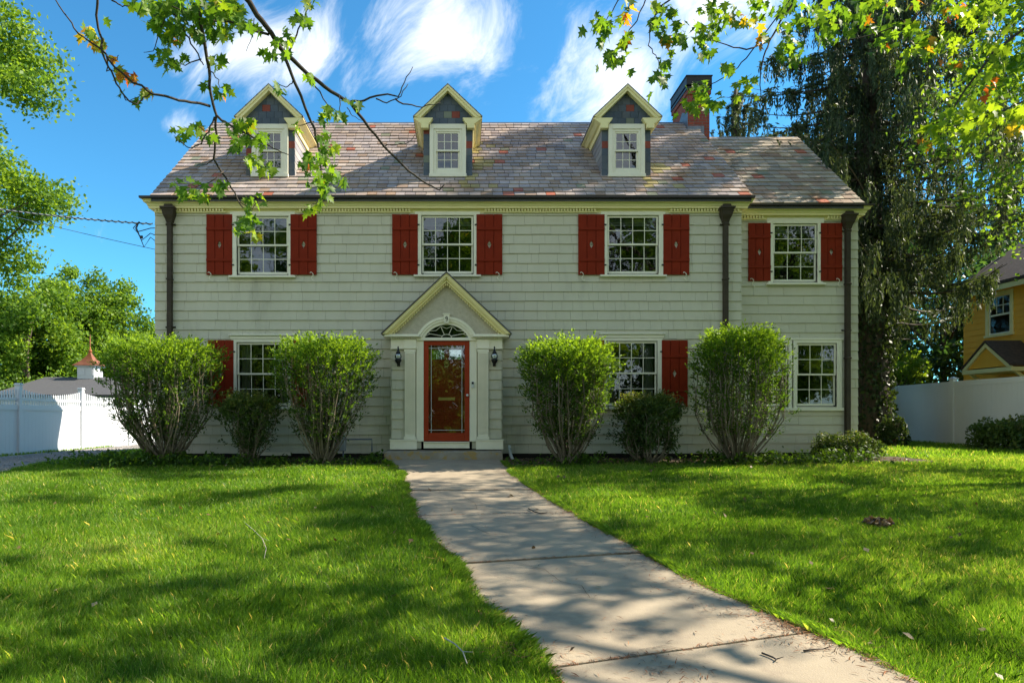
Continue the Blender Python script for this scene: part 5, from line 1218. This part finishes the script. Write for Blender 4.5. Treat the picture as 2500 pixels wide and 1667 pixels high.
# ------------------------------------------------------------------ spruce
def spruce(bx_, by_, H, label, seed, z0=3.2, Rmax=5.6, nb=150, dens=1.0, extra=(), clumps=()):
    random.seed(seed); t = empty('spruce_tree', (bx_, by_, .1)); tag(t, label, 'tree'); mb = MB()
    mb.tube([(bx_+.05*math.sin(i), by_, .0+H*i/12) for i in range(13)], [.52*(1-i/12.6)**.8+.02+(.14 if i == 0 else 0) for i in range(13)], 14); mb.build('trunk', bark, t, smooth=True)
    mbr = MB(); C = []; D = []; rn = []
    for i in range(nb+len(extra)):
        u = (i+random.random())/nb; z = z0+(H-z0)*min(u, 1)**1.05; L_ = Rmax*max(0, 1-u)**.72*random.uniform(.7, 1.1)+.25; a = i*2.39996+random.uniform(-.3, .3)
        if z < 7.2 and math.cos(a) > .2 and i < nb: L_ *= .6
        if i >= nb: z, a, L_ = extra[i-nb]; u = .1
        pts = []; m_ = 9
        for k in range(m_+1):
            s = k/m_; r = L_*s; dz = -.55*L_*.35*math.sin(s*2.0)+.28*L_*s**2.6*.6-.05*L_*s
            pts.append(Vector((bx_+r*math.cos(a+.12*math.sin(s*3)), by_+r*math.sin(a+.12*math.sin(s*3)), z+dz)))
        mbr.tube(pts, [.055*(1-.85*k/m_)*(1-.5*u) for k in range(m_+1)], 4)
        ns = int(L_*9*dens); tufts = [(random.uniform(.03, 1.0), random.uniform(-1, 1)) for _ in range(max(3, int(L_*3.6)))]
        for j in range(ns):
            s, sd_ = random.choice(tufts); s = min(1, max(.02, s+random.gauss(0, .035))); k = min(m_-1, int(s*m_)); q = pts[k].lerp(pts[k+1], s*m_-k)
            side = (sd_+random.gauss(0, .18))*.55*(L_/5)*(1-.4*s)
            q = q+Vector((-math.sin(a)*side, math.cos(a)*side, -abs(side)*.25)); ln = random.uniform(.35, 1.15)*(.5+.5*L_/Rmax)*(1.1-.45*s)
            n_ = int(ln*15)+3; tt = np.linspace(0, 1, n_)[:, None]; sway = np.array([random.uniform(-.16, .16), random.uniform(-.16, .16), -1.0])
            C.append(np.array(q)+sway*tt*ln+rng.normal(0, .022, (n_, 3))); D.append(np.repeat(sway[None], n_, 0)); rn.append(np.clip(rng.normal(random.uniform(.25, .6)+.1*(s > .8), .15, n_), 0, 1))
            # spray along the branch
            C.append(np.array(q)+rng.normal(0, .05, (3, 3))); D.append(np.repeat(np.array([[math.cos(a), math.sin(a), .1]]), 3, 0)); rn.append(np.clip(rng.normal(.6, .2, 3), 0, 1))
    mbr.build('branches', bark, t)
    for q in clumps:  # added clumps, positioned only for the shade they cast
        k = 330; c = np.array(q)+rng.normal(0, 1, (k, 3))*np.array([.22, .20, .20]); C.append(c); D.append(np.repeat(np.array([[.1, 0, -1.0]]), k, 0)); rn.append(np.clip(rng.normal(.45, .2, k), 0, 1))
    leaves('needles', np.concatenate(C), .15, L_spr, t, .27, D=np.concatenate(D), dspread=.28, upb=.2, rnd=np.concatenate(rn)); return t
RS = []  # needle clumps added up the sun ray to streak the roof with shade
random.seed(77)
for (x0, y0, x1, y1, wing, n_) in ((1640, 470, 1500, 620, 1, 2), (1860, 470, 1610, 760, 1, 5), (1900, 560, 1700, 780, 1, 3), (2120, 640, 1900, 790, 1, 3), (1500, 420, 1380, 500, 1, 2), (1330, 540, 1180, 740, 0, 6), (1220, 400, 990, 560, 0, 6), (1380, 560, 1240, 700, 0, 5), (560, 330, 60, 430, 0, 11), (560, 430, 120, 560, 0, 10), (200, 500, -200, 640, 0, 8), (1100, 320, 980, 360, 0, 4), (640, 740, 760, 700, 0, 2), (60, 640, -120, 720, 0, 3)):
    for k in range(n_):
        t = (k+random.random())/n_; px = 1200+(x0+(x1-x0)*t)/2.502; py = 180+(y0+(y1-y0)*t)/2.502
        sl_, ez, ey = (WSL, WEZ, WEY) if wing else (SLP, EZ, EY)
        m_ = (HY-py)/F; d = (ez-E-sl_*(CD+ey))/(m_-sl_); p = P(px, py, d)
        tt = (random.uniform(10.0, 13.2)-p.x)/SUN.x; q = p+SUN*tt
        if q.z < 20.5: RS.append(tuple(q))
spruce(11.9, 5.4, 16.2, 'huge dark drooping spruce rising behind the side wing', 5, z0=4.7, Rmax=6.0, nb=150, dens=2.4, extra=[(4.0, -.25, 2.3), (3.6, .1, 2.1)], clumps=RS)
spruce(11.4, 13.5, 14.5, 'second drooping spruce behind the chimney', 6, z0=2.5, Rmax=5.2, nb=130, dens=2.6)
spruce(17.5, 17.5, 17, 'third drooping spruce filling the gap right of the ivy covered trunk', 8, z0=3.5, Rmax=5.6, nb=110, dens=1.6)
spruce(24.5, 16.0, 17.5, 'fourth drooping spruce standing behind the yellow house', 9, z0=4, Rmax=6.0, nb=120, dens=1.8)
# low lit spruce bough handled by the tree itself; ivy on the trunk
n = 5200; a = rng.uniform(0, 6.283, n); z = rng.random(n)**.9*6.5; r = .55*(1-z/30)+rng.uniform(.0, .20, n)*(1-.5*z/6.5)
C = np.stack([11.9+r*np.cos(a), 5.4+r*np.sin(a), .1+z], 1)
iv = empty('ivy', (11.9, 5.4, .1)); tag(iv, 'ivy climbing the thick spruce trunk beside the wing', 'ivy')
leaves('foliage', C, .11, L_ivy, iv, .8, D=np.stack([np.cos(a)*.2, np.sin(a)*.2, -np.ones(n)], 1), dspread=.5, upb=0); mb = MB()
for k in range(7):
    a0 = k*.9; mb.tube([(11.9+(.54-.016*j*.5)*math.cos(a0+.08*j), 5.4+(.54-.016*j*.5)*math.sin(a0+.08*j), .1+j*.6) for j in range(11)], [.03*(1-j/12) for j in range(11)], 5)
mb.build('vine', twigm, iv)

# ------------------------------------------------------------------ overhead maples and the right hand tree
def crownclumps(name, cl, n, size, m, parent, aspect=.75):
    C = []; rn = []
    for (c, r) in cl:
        k = int(n*(r/.9)**2); C.append(blob(c, r, k, .55, .1)); rn.append(np.clip(rng.normal(random.uniform(.35, .65), .18, k), 0, .9))
    return leaves(name, np.concatenate(C), size, m, parent, aspect, upb=.9, rnd=np.concatenate(rn))
# --- left-hand maple: trunk behind the camera, boughs reach over the frame
def zpt(x, y, d): return P(x/2.138, y/2.138, d)       # coordinates read off the enlarged upper left corner
ml = empty('maple_tree', (-3.2, -17.5, gz(-3, -17))); tag(ml, 'maple whose twigs and lobed leaves hang into the upper left of the view', 'tree')
random.seed(3); mb = MB()
hub = Vector((-2.6, -14.2, 6.8)); limb(mb, (-3.2, -17.5, -.9), (-3.0, -17.2, 5.2), .36, .26, .08, 6); limb(mb, (-3.0, -17.2, 5.2), hub, .22, .14, .15); limb(mb, (-3.0, -17.2, 5.2), (-4, -19, 11), .2, .06, .2)
mb.build('trunk', bark, ml, smooth=True)
mb = MB()
def path(pts, r0, r1, root=None):
    n = len(pts); W = [zpt(*p) for p in pts]
    if root is not None: W = [root]+[root.lerp(W[0], .5)+Vector((0, 0, .3))]+W
    # subdivide with slight jitter
    S = []
    for a, b in zip(W, W[1:]):
        for k in range(3): S.append(a.lerp(b, k/3)+Vector((random.uniform(-1, 1), random.uniform(-1, 1), random.uniform(-1, 1)))*.007)
    S.append(W[-1]); n = len(S); mb.tube(S, [r0+(r1-r0)*(i/(n-1)) for i in range(n)], 6); return W
path([(1275, -20, 5.0), (1340, 80, 5.05), (1420, 180, 5.1), (1480, 270, 5.2), (1610, 390, 5.3), (1730, 480, 5.4), (1830, 540, 5.5), (1930, 670, 5.6), (2010, 770, 5.7), (2130, 890, 5.8), (2240, 970, 5.9), (2290, 990, 5.9), (2325, 960, 5.9)], .026, .005, hub)
path([(1510, 275, 5.2), (1545, 180, 5.2), (1590, 90, 5.15), (1625, 10, 5.1)], .009, .003)
path([(1830, 535, 5.5), (1900, 520, 5.5), (2000, 495, 5.5), (2080, 505, 5.5), (2110, 430, 5.5), (2155, 350, 5.5)], .010, .003)
path([(1960, 515, 5.5), (2020, 540, 5.5), (2090, 500, 5.5), (2130, 440, 5.5)], .006, .003); path([(2060, 515, 5.5), (2130, 550, 5.55), (2200, 560, 5.6), (2300, 535, 5.6)], .007, .003)
path([(1480, 285, 5.2), (1570, 500, 5.3), (1640, 680, 5.35), (1668, 800, 5.4), (1680, 930, 5.4), (1690, 1030, 5.4)], .013, .004)
path([(1610, 395, 5.3), (1650, 455, 5.3), (1705, 545, 5.35), (1765, 590, 5.35)], .007, .003); path([(1770, 500, 5.4), (1775, 570, 5.4), (1765, 640, 5.4)], .005, .002); path([(1810, 560, 5.45), (1840, 605, 5.5), (1890, 630, 5.5)], .004, .002)
path([(1530, 420, 5.25), (1500, 455, 5.25), (1470, 450, 5.25), (1440, 430, 5.2)], .005, .002); path([(1640, 640, 5.35), (1580, 655, 5.35), (1520, 650, 5.3)], .005, .002)
path([(2010, 760, 5.7), (2070, 755, 5.7), (2130, 745, 5.7), (2185, 690, 5.7)], .005, .002)
path([(1680, 1030, 5.4), (1650, 1060, 5.4), (1610, 1075, 5.4)], .004, .002)
path([(1030, -20, 4.8), (1050, 120, 4.85), (1070, 270, 4.9), (1095, 400, 4.95), (1105, 520, 5.0), (1125, 600, 5.0), (1130, 700, 5.05), (1120, 830, 5.1), (1160, 900, 5.15), (1210, 980, 5.2), (1250, 1060, 5.2), (1290, 1110, 5.25), (1305, 1160, 5.25)], .017, .004, hub)
path([(1130, 610, 5.0), (1200, 655, 4.95), (1290, 700, 4.9), (1380, 750, 4.9), (1450, 785, 4.9), (1505, 808, 4.9)], .010, .003)
path([(1115, 610, 5.0), (1090, 690, 5.0), (1050, 745, 5.0), (1000, 775, 5.0), (950, 750, 5.0), (908, 710, 5.0)], .008, .002); path([(1120, 820, 5.1), (1080, 860, 5.1), (1030, 860, 5.1)], .005, .002); path([(1165, 895, 5.15), (1100, 950, 5.1), (1040, 975, 5.1), (980, 970, 5.1)], .005, .002); path([(1250, 1060, 5.2), (1320, 1090, 5.2), (1350, 1040, 5.2)], .004, .002)
path([(1100, 552, 5.0), (1000, 535, 4.9), (900, 515, 4.8), (800, 490, 4.75), (700, 430, 4.7), (600, 350, 4.65), (530, 260, 4.6), (470, 220, 4.6), (410, 180, 4.55), (350, 90, 4.5), (290, 0, 4.5)], .010, .004)
path([(510, -20, 4.5), (505, 80, 4.55), (525, 180, 4.6), (540, 280, 4.6), (580, 380, 4.65), (625, 460, 4.7), (665, 520, 4.7), (710, 548, 4.7), (755, 510, 4.75), (785, 490, 4.75)], .011, .004, hub+Vector((-.5, 0, .4)))
path([(550, 280, 4.6), (560, 370, 4.6), (590, 370, 4.6), (600, 350, 4.6)], .005, .002); path([(625, 460, 4.7), (650, 520, 4.7), (690, 525, 4.7), (740, 490, 4.7)], .004, .002); path([(560, -20, 4.5), (600, 10, 4.5), (640, 35, 4.5), (675, 30, 4.5)], .006, .003); path([(560, 290, 4.6), (600, 320, 4.6), (620, 290, 4.6)], .004, .002)
path([(860, -20, 4.8), (900, 60, 4.8), (950, 140, 4.8), (1000, 230, 4.85), (1045, 310, 4.9), (1062, 340, 4.9)], .010, .004, hub)
path([(1400, 178, 5.1), (1300, 150, 5.0), (1200, 115, 4.95), (1100, 110, 4.9), (1000, 80, 4.85), (880, 25, 4.8)], .010, .004); path([(1330, 100, 5.0), (1310, 190, 5.0), (1285, 270, 5.0)], .004, .002); path([(880, 30, 4.8), (850, 120, 4.8), (820, 200, 4.8), (800, 265, 4.8), (750, 275, 4.8)], .006, .002); path([(1050, 310, 4.9), (970, 340, 4.9), (900, 330, 4.9)], .005, .002); path([(1095, 370, 4.95), (1140, 420, 4.95), (1140, 470, 4.95)], .005, .002)
mb.build('branches', twigm, ml, smooth=True)
def cluster(lst, d0):
    C = []; rn = []
    for (x, y, r, k, tone) in lst:
        for _ in range(int(k*(2.3 if y < 260 and 700 < x < 1300 else 1.25))):
            a = random.uniform(0, 6.28); q = r*random.random()**.5; C.append(zpt(x+q*math.cos(a), y+q*math.sin(a)*.8, d0+random.uniform(-.35, .35))); rn.append(min(1, max(0, random.gauss(.5, .2) if tone == 0 else tone+random.uniform(-.04, .04))))
    return np.array([tuple(c) for c in C]), np.clip(np.array(rn), 0, 1)
rnf = lambda r: np.where(r > .86, .86, r)
A = [(760, 10, 60, 14, 0), (860, 40, 70, 20, 0), (960, 30, 80, 26, 0), (1070, 40, 90, 30, 0), (1160, 20, 70, 26, 0), (1220, 60, 50, 16, 0), (820, 110, 50, 12, 0), (930, 130, 60, 14, 0), (1050, 150, 60, 12, 0), (1150, 170, 60, 14, 0), (900, 195, 50, 12, 0), (1260, 110, 50, 10, 0), (1320, 150, 40, 8, 0), (850, 290, 60, 12, 0), (890, 335, 40, 8, 0), (960, 300, 30, 4, 0), (1120, 320, 40, 8, 0),
     (1170, 470, 40, 8, 0), (1080, 440, 20, 4, 0), (950, 690, 40, 9, 0), (1020, 670, 50, 10, 0), (1090, 700, 40, 8, 0), (1220, 650, 60, 14, 0), (1300, 650, 50, 12, 0), (1260, 740, 60, 12, 0), (1360, 720, 50, 12, 0), (1390, 860, 50, 12, .8), (1330, 830, 40, 8, .75), (960, 975, 60, 14, .6), (1040, 990, 60, 12, 0), (1160, 965, 45, 8, 0), (1320, 1050, 50, 10, 0), (1290, 1150, 50, 12, 0), (1250, 1180, 40, 8, 0), (1330, 1220, 30, 8, .85),
     (1630, 830, 50, 14, 0), (1700, 800, 50, 14, 0), (1740, 900, 50, 14, 0), (1650, 930, 60, 16, 0), (1710, 1000, 50, 12, 0), (1780, 930, 30, 6, 0), (1590, 850, 30, 6, 0), (1700, 720, 40, 8, 0), (1740, 760, 30, 5, .8), (1540, 670, 30, 5, .7), (1640, 1070, 45, 8, .7), (1720, 560, 40, 9, .6), (1760, 590, 30, 6, 0), (1690, 620, 30, 5, 0), (1860, 540, 35, 5, 0), (1430, 450, 30, 5, 0), (1490, 475, 25, 3, 0), (1400, 280, 30, 5, 0), (1450, 220, 40, 6, 0), (1490, 260, 25, 4, 0), (1560, 80, 35, 8, 0), (1600, 110, 25, 5, 0), (1620, 10, 25, 6, 0), (1620, 400, 30, 6, 0), (1510, 200, 25, 3, 0), (1490, 160, 30, 4, 0),
     (450, 160, 40, 7, .90), (500, 210, 45, 9, .90), (540, 240, 25, 5, .97), (470, 180, 30, 5, .7), (640, 385, 25, 5, .97), (690, 400, 25, 5, 1), (770, 470, 20, 6, .96), (590, 300, 20, 3, .96), (605, 355, 15, 3, .97), (555, 90, 15, 3, .3), (710, 525, 12, 3, .3), (630, 480, 12, 3, .3), (745, 490, 12, 3, .3), (665, 25, 10, 2, .3)]
random.seed(9); C, r_ = cluster(A, 5.0); r_ = np.where((r_ > .94) & (rng.random(len(r_)) < .5), .88, r_); maples('foliage', C, .080, L_maple, ml, rnd=r_)
# crown of this maple, above and behind the camera
random.seed(12); cl = [((random.uniform(-9, 4), random.uniform(-22, -13.5), random.uniform(8.5, 12.5)), random.uniform(.8, 1.3)) for _ in range(45)]
crownclumps('crown', cl, 170, .17, L_maple, ml)

# --- right-hand maple with lobed leaves turning orange
def ypt(x, y, d): return P(1400+x/2.138, y/2.138, d)
mr_ = empty('maple_tree', (12.6, -12.4, gz(12.6, -12.4))); tag(mr_, 'maple whose lobed leaves touched with orange hang into the upper right of the view', 'tree')
random.seed(17); mb = MB(); tb = Vector((12.6, -12.4, -.6)); fork = Vector((12.1, -11.9, 4.4)); limb(mb, tb, fork, .42, .32, .05, 6)
arms = [Vector(v) for v in ((6.2, -6.0, 8.2), (4.0, -4.6, 11.0), (8.0, -4.0, 9.5), (11.0, -4.6, 9.5), (12.5, -8.5, 9), (8.5, -10.5, 9.5), (5.5, -8.5, 9.0), (2.2, -7.5, 9.6), (4.8, -9.3, 6.4))]
for v in arms: limb(mb, fork, v, .09, .02, .35, 8)
mb.build('trunk', bark, mr_, smooth=True)
cl = []; random.seed(23)
def vis(x, y, z, r):       # would the clump hang into the photo's clear part?
    d = 14+y
    if d < .6: return z-r < 3
    px = CX+F*(x+.0)/d; py = HY-F*(z-r-1)/d
    return py > -15 and px-F*r/d < 1990 and px+F*r/d > 0
SH = [(500,150,500,0),(850,165,400,0),(250,270,400,0),(800,280,400,0),(1100,250,500,0),(1650,300,300,0),(1650,380,260,0),(1250,225,400,0),(100,540,200,0),(500,510,300,0),(1000,470,250,0),(1450,500,400,0),(1500,560,400,0),(300,640,350,0),(900,680,400,0),(1400,700,400,0),(1700,620,250,0),(1720,700,200,0),(200,900,300,0),(600,930,300,0),(900,900,200,0),(100,1050,400,0),(500,1050,300,0),(1600,850,250,0),(1250,1000,500,0),(1300,940,300,0),(2180,800,150,0),(2000,1060,300,0),(1700,1020,200,0),
      (300,150,200,1),(900,170,500,1),(1500,190,500,1),(2100,140,300,1),(500,230,300,1),(900,290,300,1),(1150,330,300,1),(1500,320,300,1),(2200,350,200,1),(500,400,200,1),(820,450,200,1),(1200,480,400,1),(2000,480,250,1),(1300,560,500,1),(1900,600,500,1),(1500,640,300,1),(2150,690,300,1),(1000,560,200,1),(1750,330,200,1),
      (100,290,250,1),(60,430,250,1),(250,440,250,1),(-100,400,250,1),(200,650,150,1),(400,620,150,1),(330,730,200,1),(100,790,200,1),(400,840,300,1),(650,890,200,1),(850,760,220,1),(700,830,150,1),(200,930,200,1),(50,980,150,1),(500,1060,300,1),(800,1040,300,1),(1100,1000,200,1),(250,800,150,1),(-30,700,150,1),(560,690,120,1)]
SHC = []  # leaf clumps added up-sun, mostly unseen, to shade chosen lawn and walk spots
for (zx, zy, w, side) in SH:
    px, py = zx/1.8816+(1250 if side else 0), zy/1.8816+1080; gx_, gy_ = gpix(px, py); d = gy_+CD; hw_ = w/2/1.8816/F*d
    n_ = max(2, int(hw_/.17))
    for k in range(n_):
        for _ in range(60):
            z = random.uniform(4.2, 12.5); t = z-gz(gx_, gy_); r = random.uniform(.20, .40)*(1.25 if d > 7 else .8); x = gx_+random.uniform(-hw_, hw_)+t*SUN.x/SUN.z; y = gy_+random.uniform(-.12, .12)*d/6+t*SUN.y/SUN.z; dc = y+CD
            if y > .2: continue
            up = (z-r-1)/dc > .66; out = (x-r)/dc > .88; ok_ = x/dc > .60 and (HY-F*(z-1)/dc) < 420 and z > 5
            if dc < .5 or up or out or ok_: SHC.append(((x, y, z), r)); break
tries = 0
while len(cl) < 34 and tries < 9000:
    tries += 1; x = random.uniform(.5, 15); y = random.uniform(-12.0, .3); z = random.uniform(3.6, 13.5); r = random.uniform(.28, .72)
    d = 14+y
    if z < 1+.66*d+r and x < .55*d: continue
    if vis(x, y, z, r) or (z < 6.8 and x < .95*d+r): continue
    cl.append(((x, y, z), r))
crownclumps('crown', cl+[(c, r*.98) for c, r in SHC], 300, .125, L_maple, mr_)  # crown mesh also holds the clumps added for ground shade
mb = MB(); random.seed(31)
def zp2(pts, r0, r1, root=None):
    W = [ypt(*p) for p in pts]
    if root is not None: W = [root, root.lerp(W[0], .6)+Vector((0, 0, .3))]+W
    S = []
    for a, b in zip(W, W[1:]):
        for k in range(3): S.append(a.lerp(b, k/3)+Vector((random.uniform(-1, 1), random.uniform(-1, 1), random.uniform(-1, 1)))*.008)
    S.append(W[-1]); n = len(S); mb.tube(S, [r0+(r1-r0)*(i/(n-1)) for i in range(n)], 6)
rt = arms[8]
zp2([(250, -20, 5.6), (200, 70, 5.6), (150, 130, 5.6)], .008, .003, rt); zp2([(385, -20, 5.6), (330, 110, 5.6), (280, 180, 5.6), (220, 270, 5.6)], .008, .003, rt); zp2([(520, -20, 5.7), (440, 60, 5.7), (400, 140, 5.7), (395, 240, 5.7), (430, 290, 5.7), (450, 340, 5.7)], .009, .003, rt)
zp2([(1180, -20, 6), (1100, 80, 6), (1040, 190, 6), (1000, 270, 5.9), (980, 360, 5.9), (975, 480, 5.9), (975, 590, 5.9)], .014, .003, rt); zp2([(1020, 220, 5.9), (900, 260, 5.8), (800, 240, 5.8), (700, 200, 5.8)], .008, .003); zp2([(900, 300, 5.9), (830, 380, 5.9), (700, 450, 5.8), (620, 520, 5.8)], .007, .003, rt)
zp2([(2352, 150, 6), (2200, 260, 6), (2080, 420, 6), (1990, 560, 6), (1880, 680, 6), (1830, 740, 6)], .018, .004, arms[5]); zp2([(2400, 500, 5.5), (2250, 580, 5.5), (2050, 640, 5.6), (1850, 720, 5.6)], .012, .003, arms[5]); zp2([(1900, -20, 6), (1750, 120, 6), (1500, 200, 6), (1350, 230, 6)], .012, .003, rt)
mb.build('branches', twigm, mr_, smooth=True)
def cl2(lst):
    C = []; rn = []
    for (x, y, r, k, tone, d) in lst:
        for _ in range(k):
            a = random.uniform(0, 6.28); q = r*random.random()**.5; C.append(tuple(ypt(x+q*math.cos(a), y+q*math.sin(a)*.8, d+random.uniform(-.4, .4)))); rn.append(min(1, max(0, random.gauss(.5, .2) if tone == 0 else tone+random.uniform(-.04, .04))))
    return np.array(C), np.array(rn)
Bc = [(130, 100, 45, 12, 0, 5.6), (160, 150, 35, 10, 0, 5.6), (150, 200, 30, 8, 0, 5.6), (270, 50, 30, 7, .9, 5.6), (275, 85, 20, 5, .96, 5.6), (285, 180, 30, 6, .93, 5.6), (260, 220, 30, 6, .8, 5.6), (190, 280, 40, 10, 0, 5.6), (220, 310, 35, 10, 0, 5.6), (440, 30, 40, 9, 0, 5.7), (430, 110, 35, 8, 0, 5.7), (500, 60, 40, 9, 0, 5.7), (550, 120, 35, 7, 0, 5.7), (480, 170, 50, 14, 0, 5.7), (560, 190, 45, 10, 0, 5.7), (470, 200, 30, 5, .92, 5.7), (460, 330, 35, 9, 0, 5.7), (430, 400, 35, 8, 0, 5.7), (470, 400, 25, 6, 0, 5.7),
      (680, 180, 60, 18, 0, 5.8), (700, 260, 50, 12, 0, 5.8), (740, 90, 60, 16, 0, 5.8), (700, 20, 60, 16, 0, 5.8), (800, 60, 60, 14, .7, 5.8), (860, 100, 40, 8, .93, 5.8), (930, 100, 40, 8, .88, 5.8), (800, 360, 50, 12, 0, 5.8), (620, 540, 55, 15, .65, 5.8), (700, 500, 55, 14, 0, 5.8), (660, 450, 40, 8, 0, 5.8), (740, 540, 30, 6, 0, 5.8), (870, 440, 30, 6, .7, 5.9), (930, 430, 40, 9, .75, 5.9), (1000, 200, 35, 6, .94, 5.9), (1080, 290, 40, 8, 0, 6), (1150, 240, 60, 16, 0, 6), (1180, 300, 40, 9, 0, 6), (1120, 150, 60, 12, 0, 6), (960, 20, 60, 14, 0, 6), (1100, 30, 70, 18, 0, 6), (1230, 60, 70, 18, .6, 6), (1350, 80, 80, 20, 0, 6), (1300, 170, 60, 12, 0, 6), (1480, 60, 80, 20, 0, 6), (1420, 160, 60, 12, 0, 6),
      (1620, 40, 80, 20, 0, 6), (1790, 30, 40, 8, .94, 6), (1700, 150, 50, 12, .6, 6), (1800, 160, 60, 14, 0, 6), (1850, 260, 40, 9, .94, 6), (1780, 260, 50, 12, .7, 6), (1930, 200, 60, 16, .7, 6), (2000, 220, 40, 9, .8, 6), (2010, 30, 60, 14, .97, 6), (1930, 60, 60, 14, 0, 6), (2100, 80, 70, 18, .8, 6), (2200, 40, 70, 18, .7, 6), (2300, 60, 60, 16, 0, 6), (2140, 200, 60, 14, .7, 6), (2230, 260, 60, 16, .75, 6), (2000, 340, 30, 7, .95, 6), (2180, 390, 40, 6, .97, 6), (2170, 470, 30, 6, .99, 6), (2100, 340, 50, 10, 0, 6), (2220, 350, 50, 10, .8, 6),
      (1830, 740, 30, 7, .95, 5.7), (1900, 690, 60, 14, .75, 5.7), (1990, 640, 70, 18, .8, 5.7), (2080, 680, 60, 14, .8, 5.7), (2150, 620, 60, 14, .85, 5.6), (2230, 580, 60, 16, .8, 5.6), (2310, 560, 50, 14, .8, 5.5), (2320, 640, 50, 12, .88, 5.5), (1960, 580, 50, 10, .7, 5.7), (2080, 570, 50, 10, .7, 5.7), (1720, 310, 50, 8, 0, 6), (1560, 110, 60, 12, 0, 6), (1640, 200, 50, 9, 0, 6)]
C, r_ = cl2(Bc); r_ = np.clip(r_, 0, 1); r_ = np.where((r_ > .88) & (rng.random(len(r_)) < .55), r_-.3, r_); maples('foliage', np.concatenate([C, C[::4]+rng.normal(0, .07, C[::4].shape)]), .092, L_maple, mr_, rnd=np.concatenate([r_, r_[::4]]))

# --- small leaved tree right of the wing, its crown fills the right edge
st = tree('broadleaf_tree', (13.7, -3.1, .1), 10.4, 4.0, 4.0, 56, 560, .10, L_tree, 'fine leaved tree filling the upper right between the maple and the spruce', None, .11, (.6, 1.1), seed=71, limbs=18, skew=(-2.6, 0))
tree('broadleaf_tree', (19.5, -8.5, -.2), 12.5, 4.4, 3.0, 50, 160, .24, L_tree, 'broad tree shading the lawn from beyond the right edge of the view', None, .3, (.7, 1.2), seed=72)
# --- trees across the street behind the camera (mirrored in the window glass)
ss = 'street trees behind the viewer'
for i, (x, y, H, Rr) in enumerate(((-18, -34, 17, 5.6), (-8.5, -36, 19, 5.8), (1.5, -34, 17.5, 5.8), (11, -36, 20, 5.8), (21, -34, 17, 5.6), (-28, -36, 16, 5.4))):
    tree('street_tree', (x, y, -.9), H, Rr, .4, 70, 190, .55, L_tree, 'street tree behind the viewer, ' + ['second from the left', 'third from the left', 'middle', 'third from the right', 'rightmost', 'leftmost'][i] + ' of its row', ss, .25, (.9, 1.5), seed=90+i)
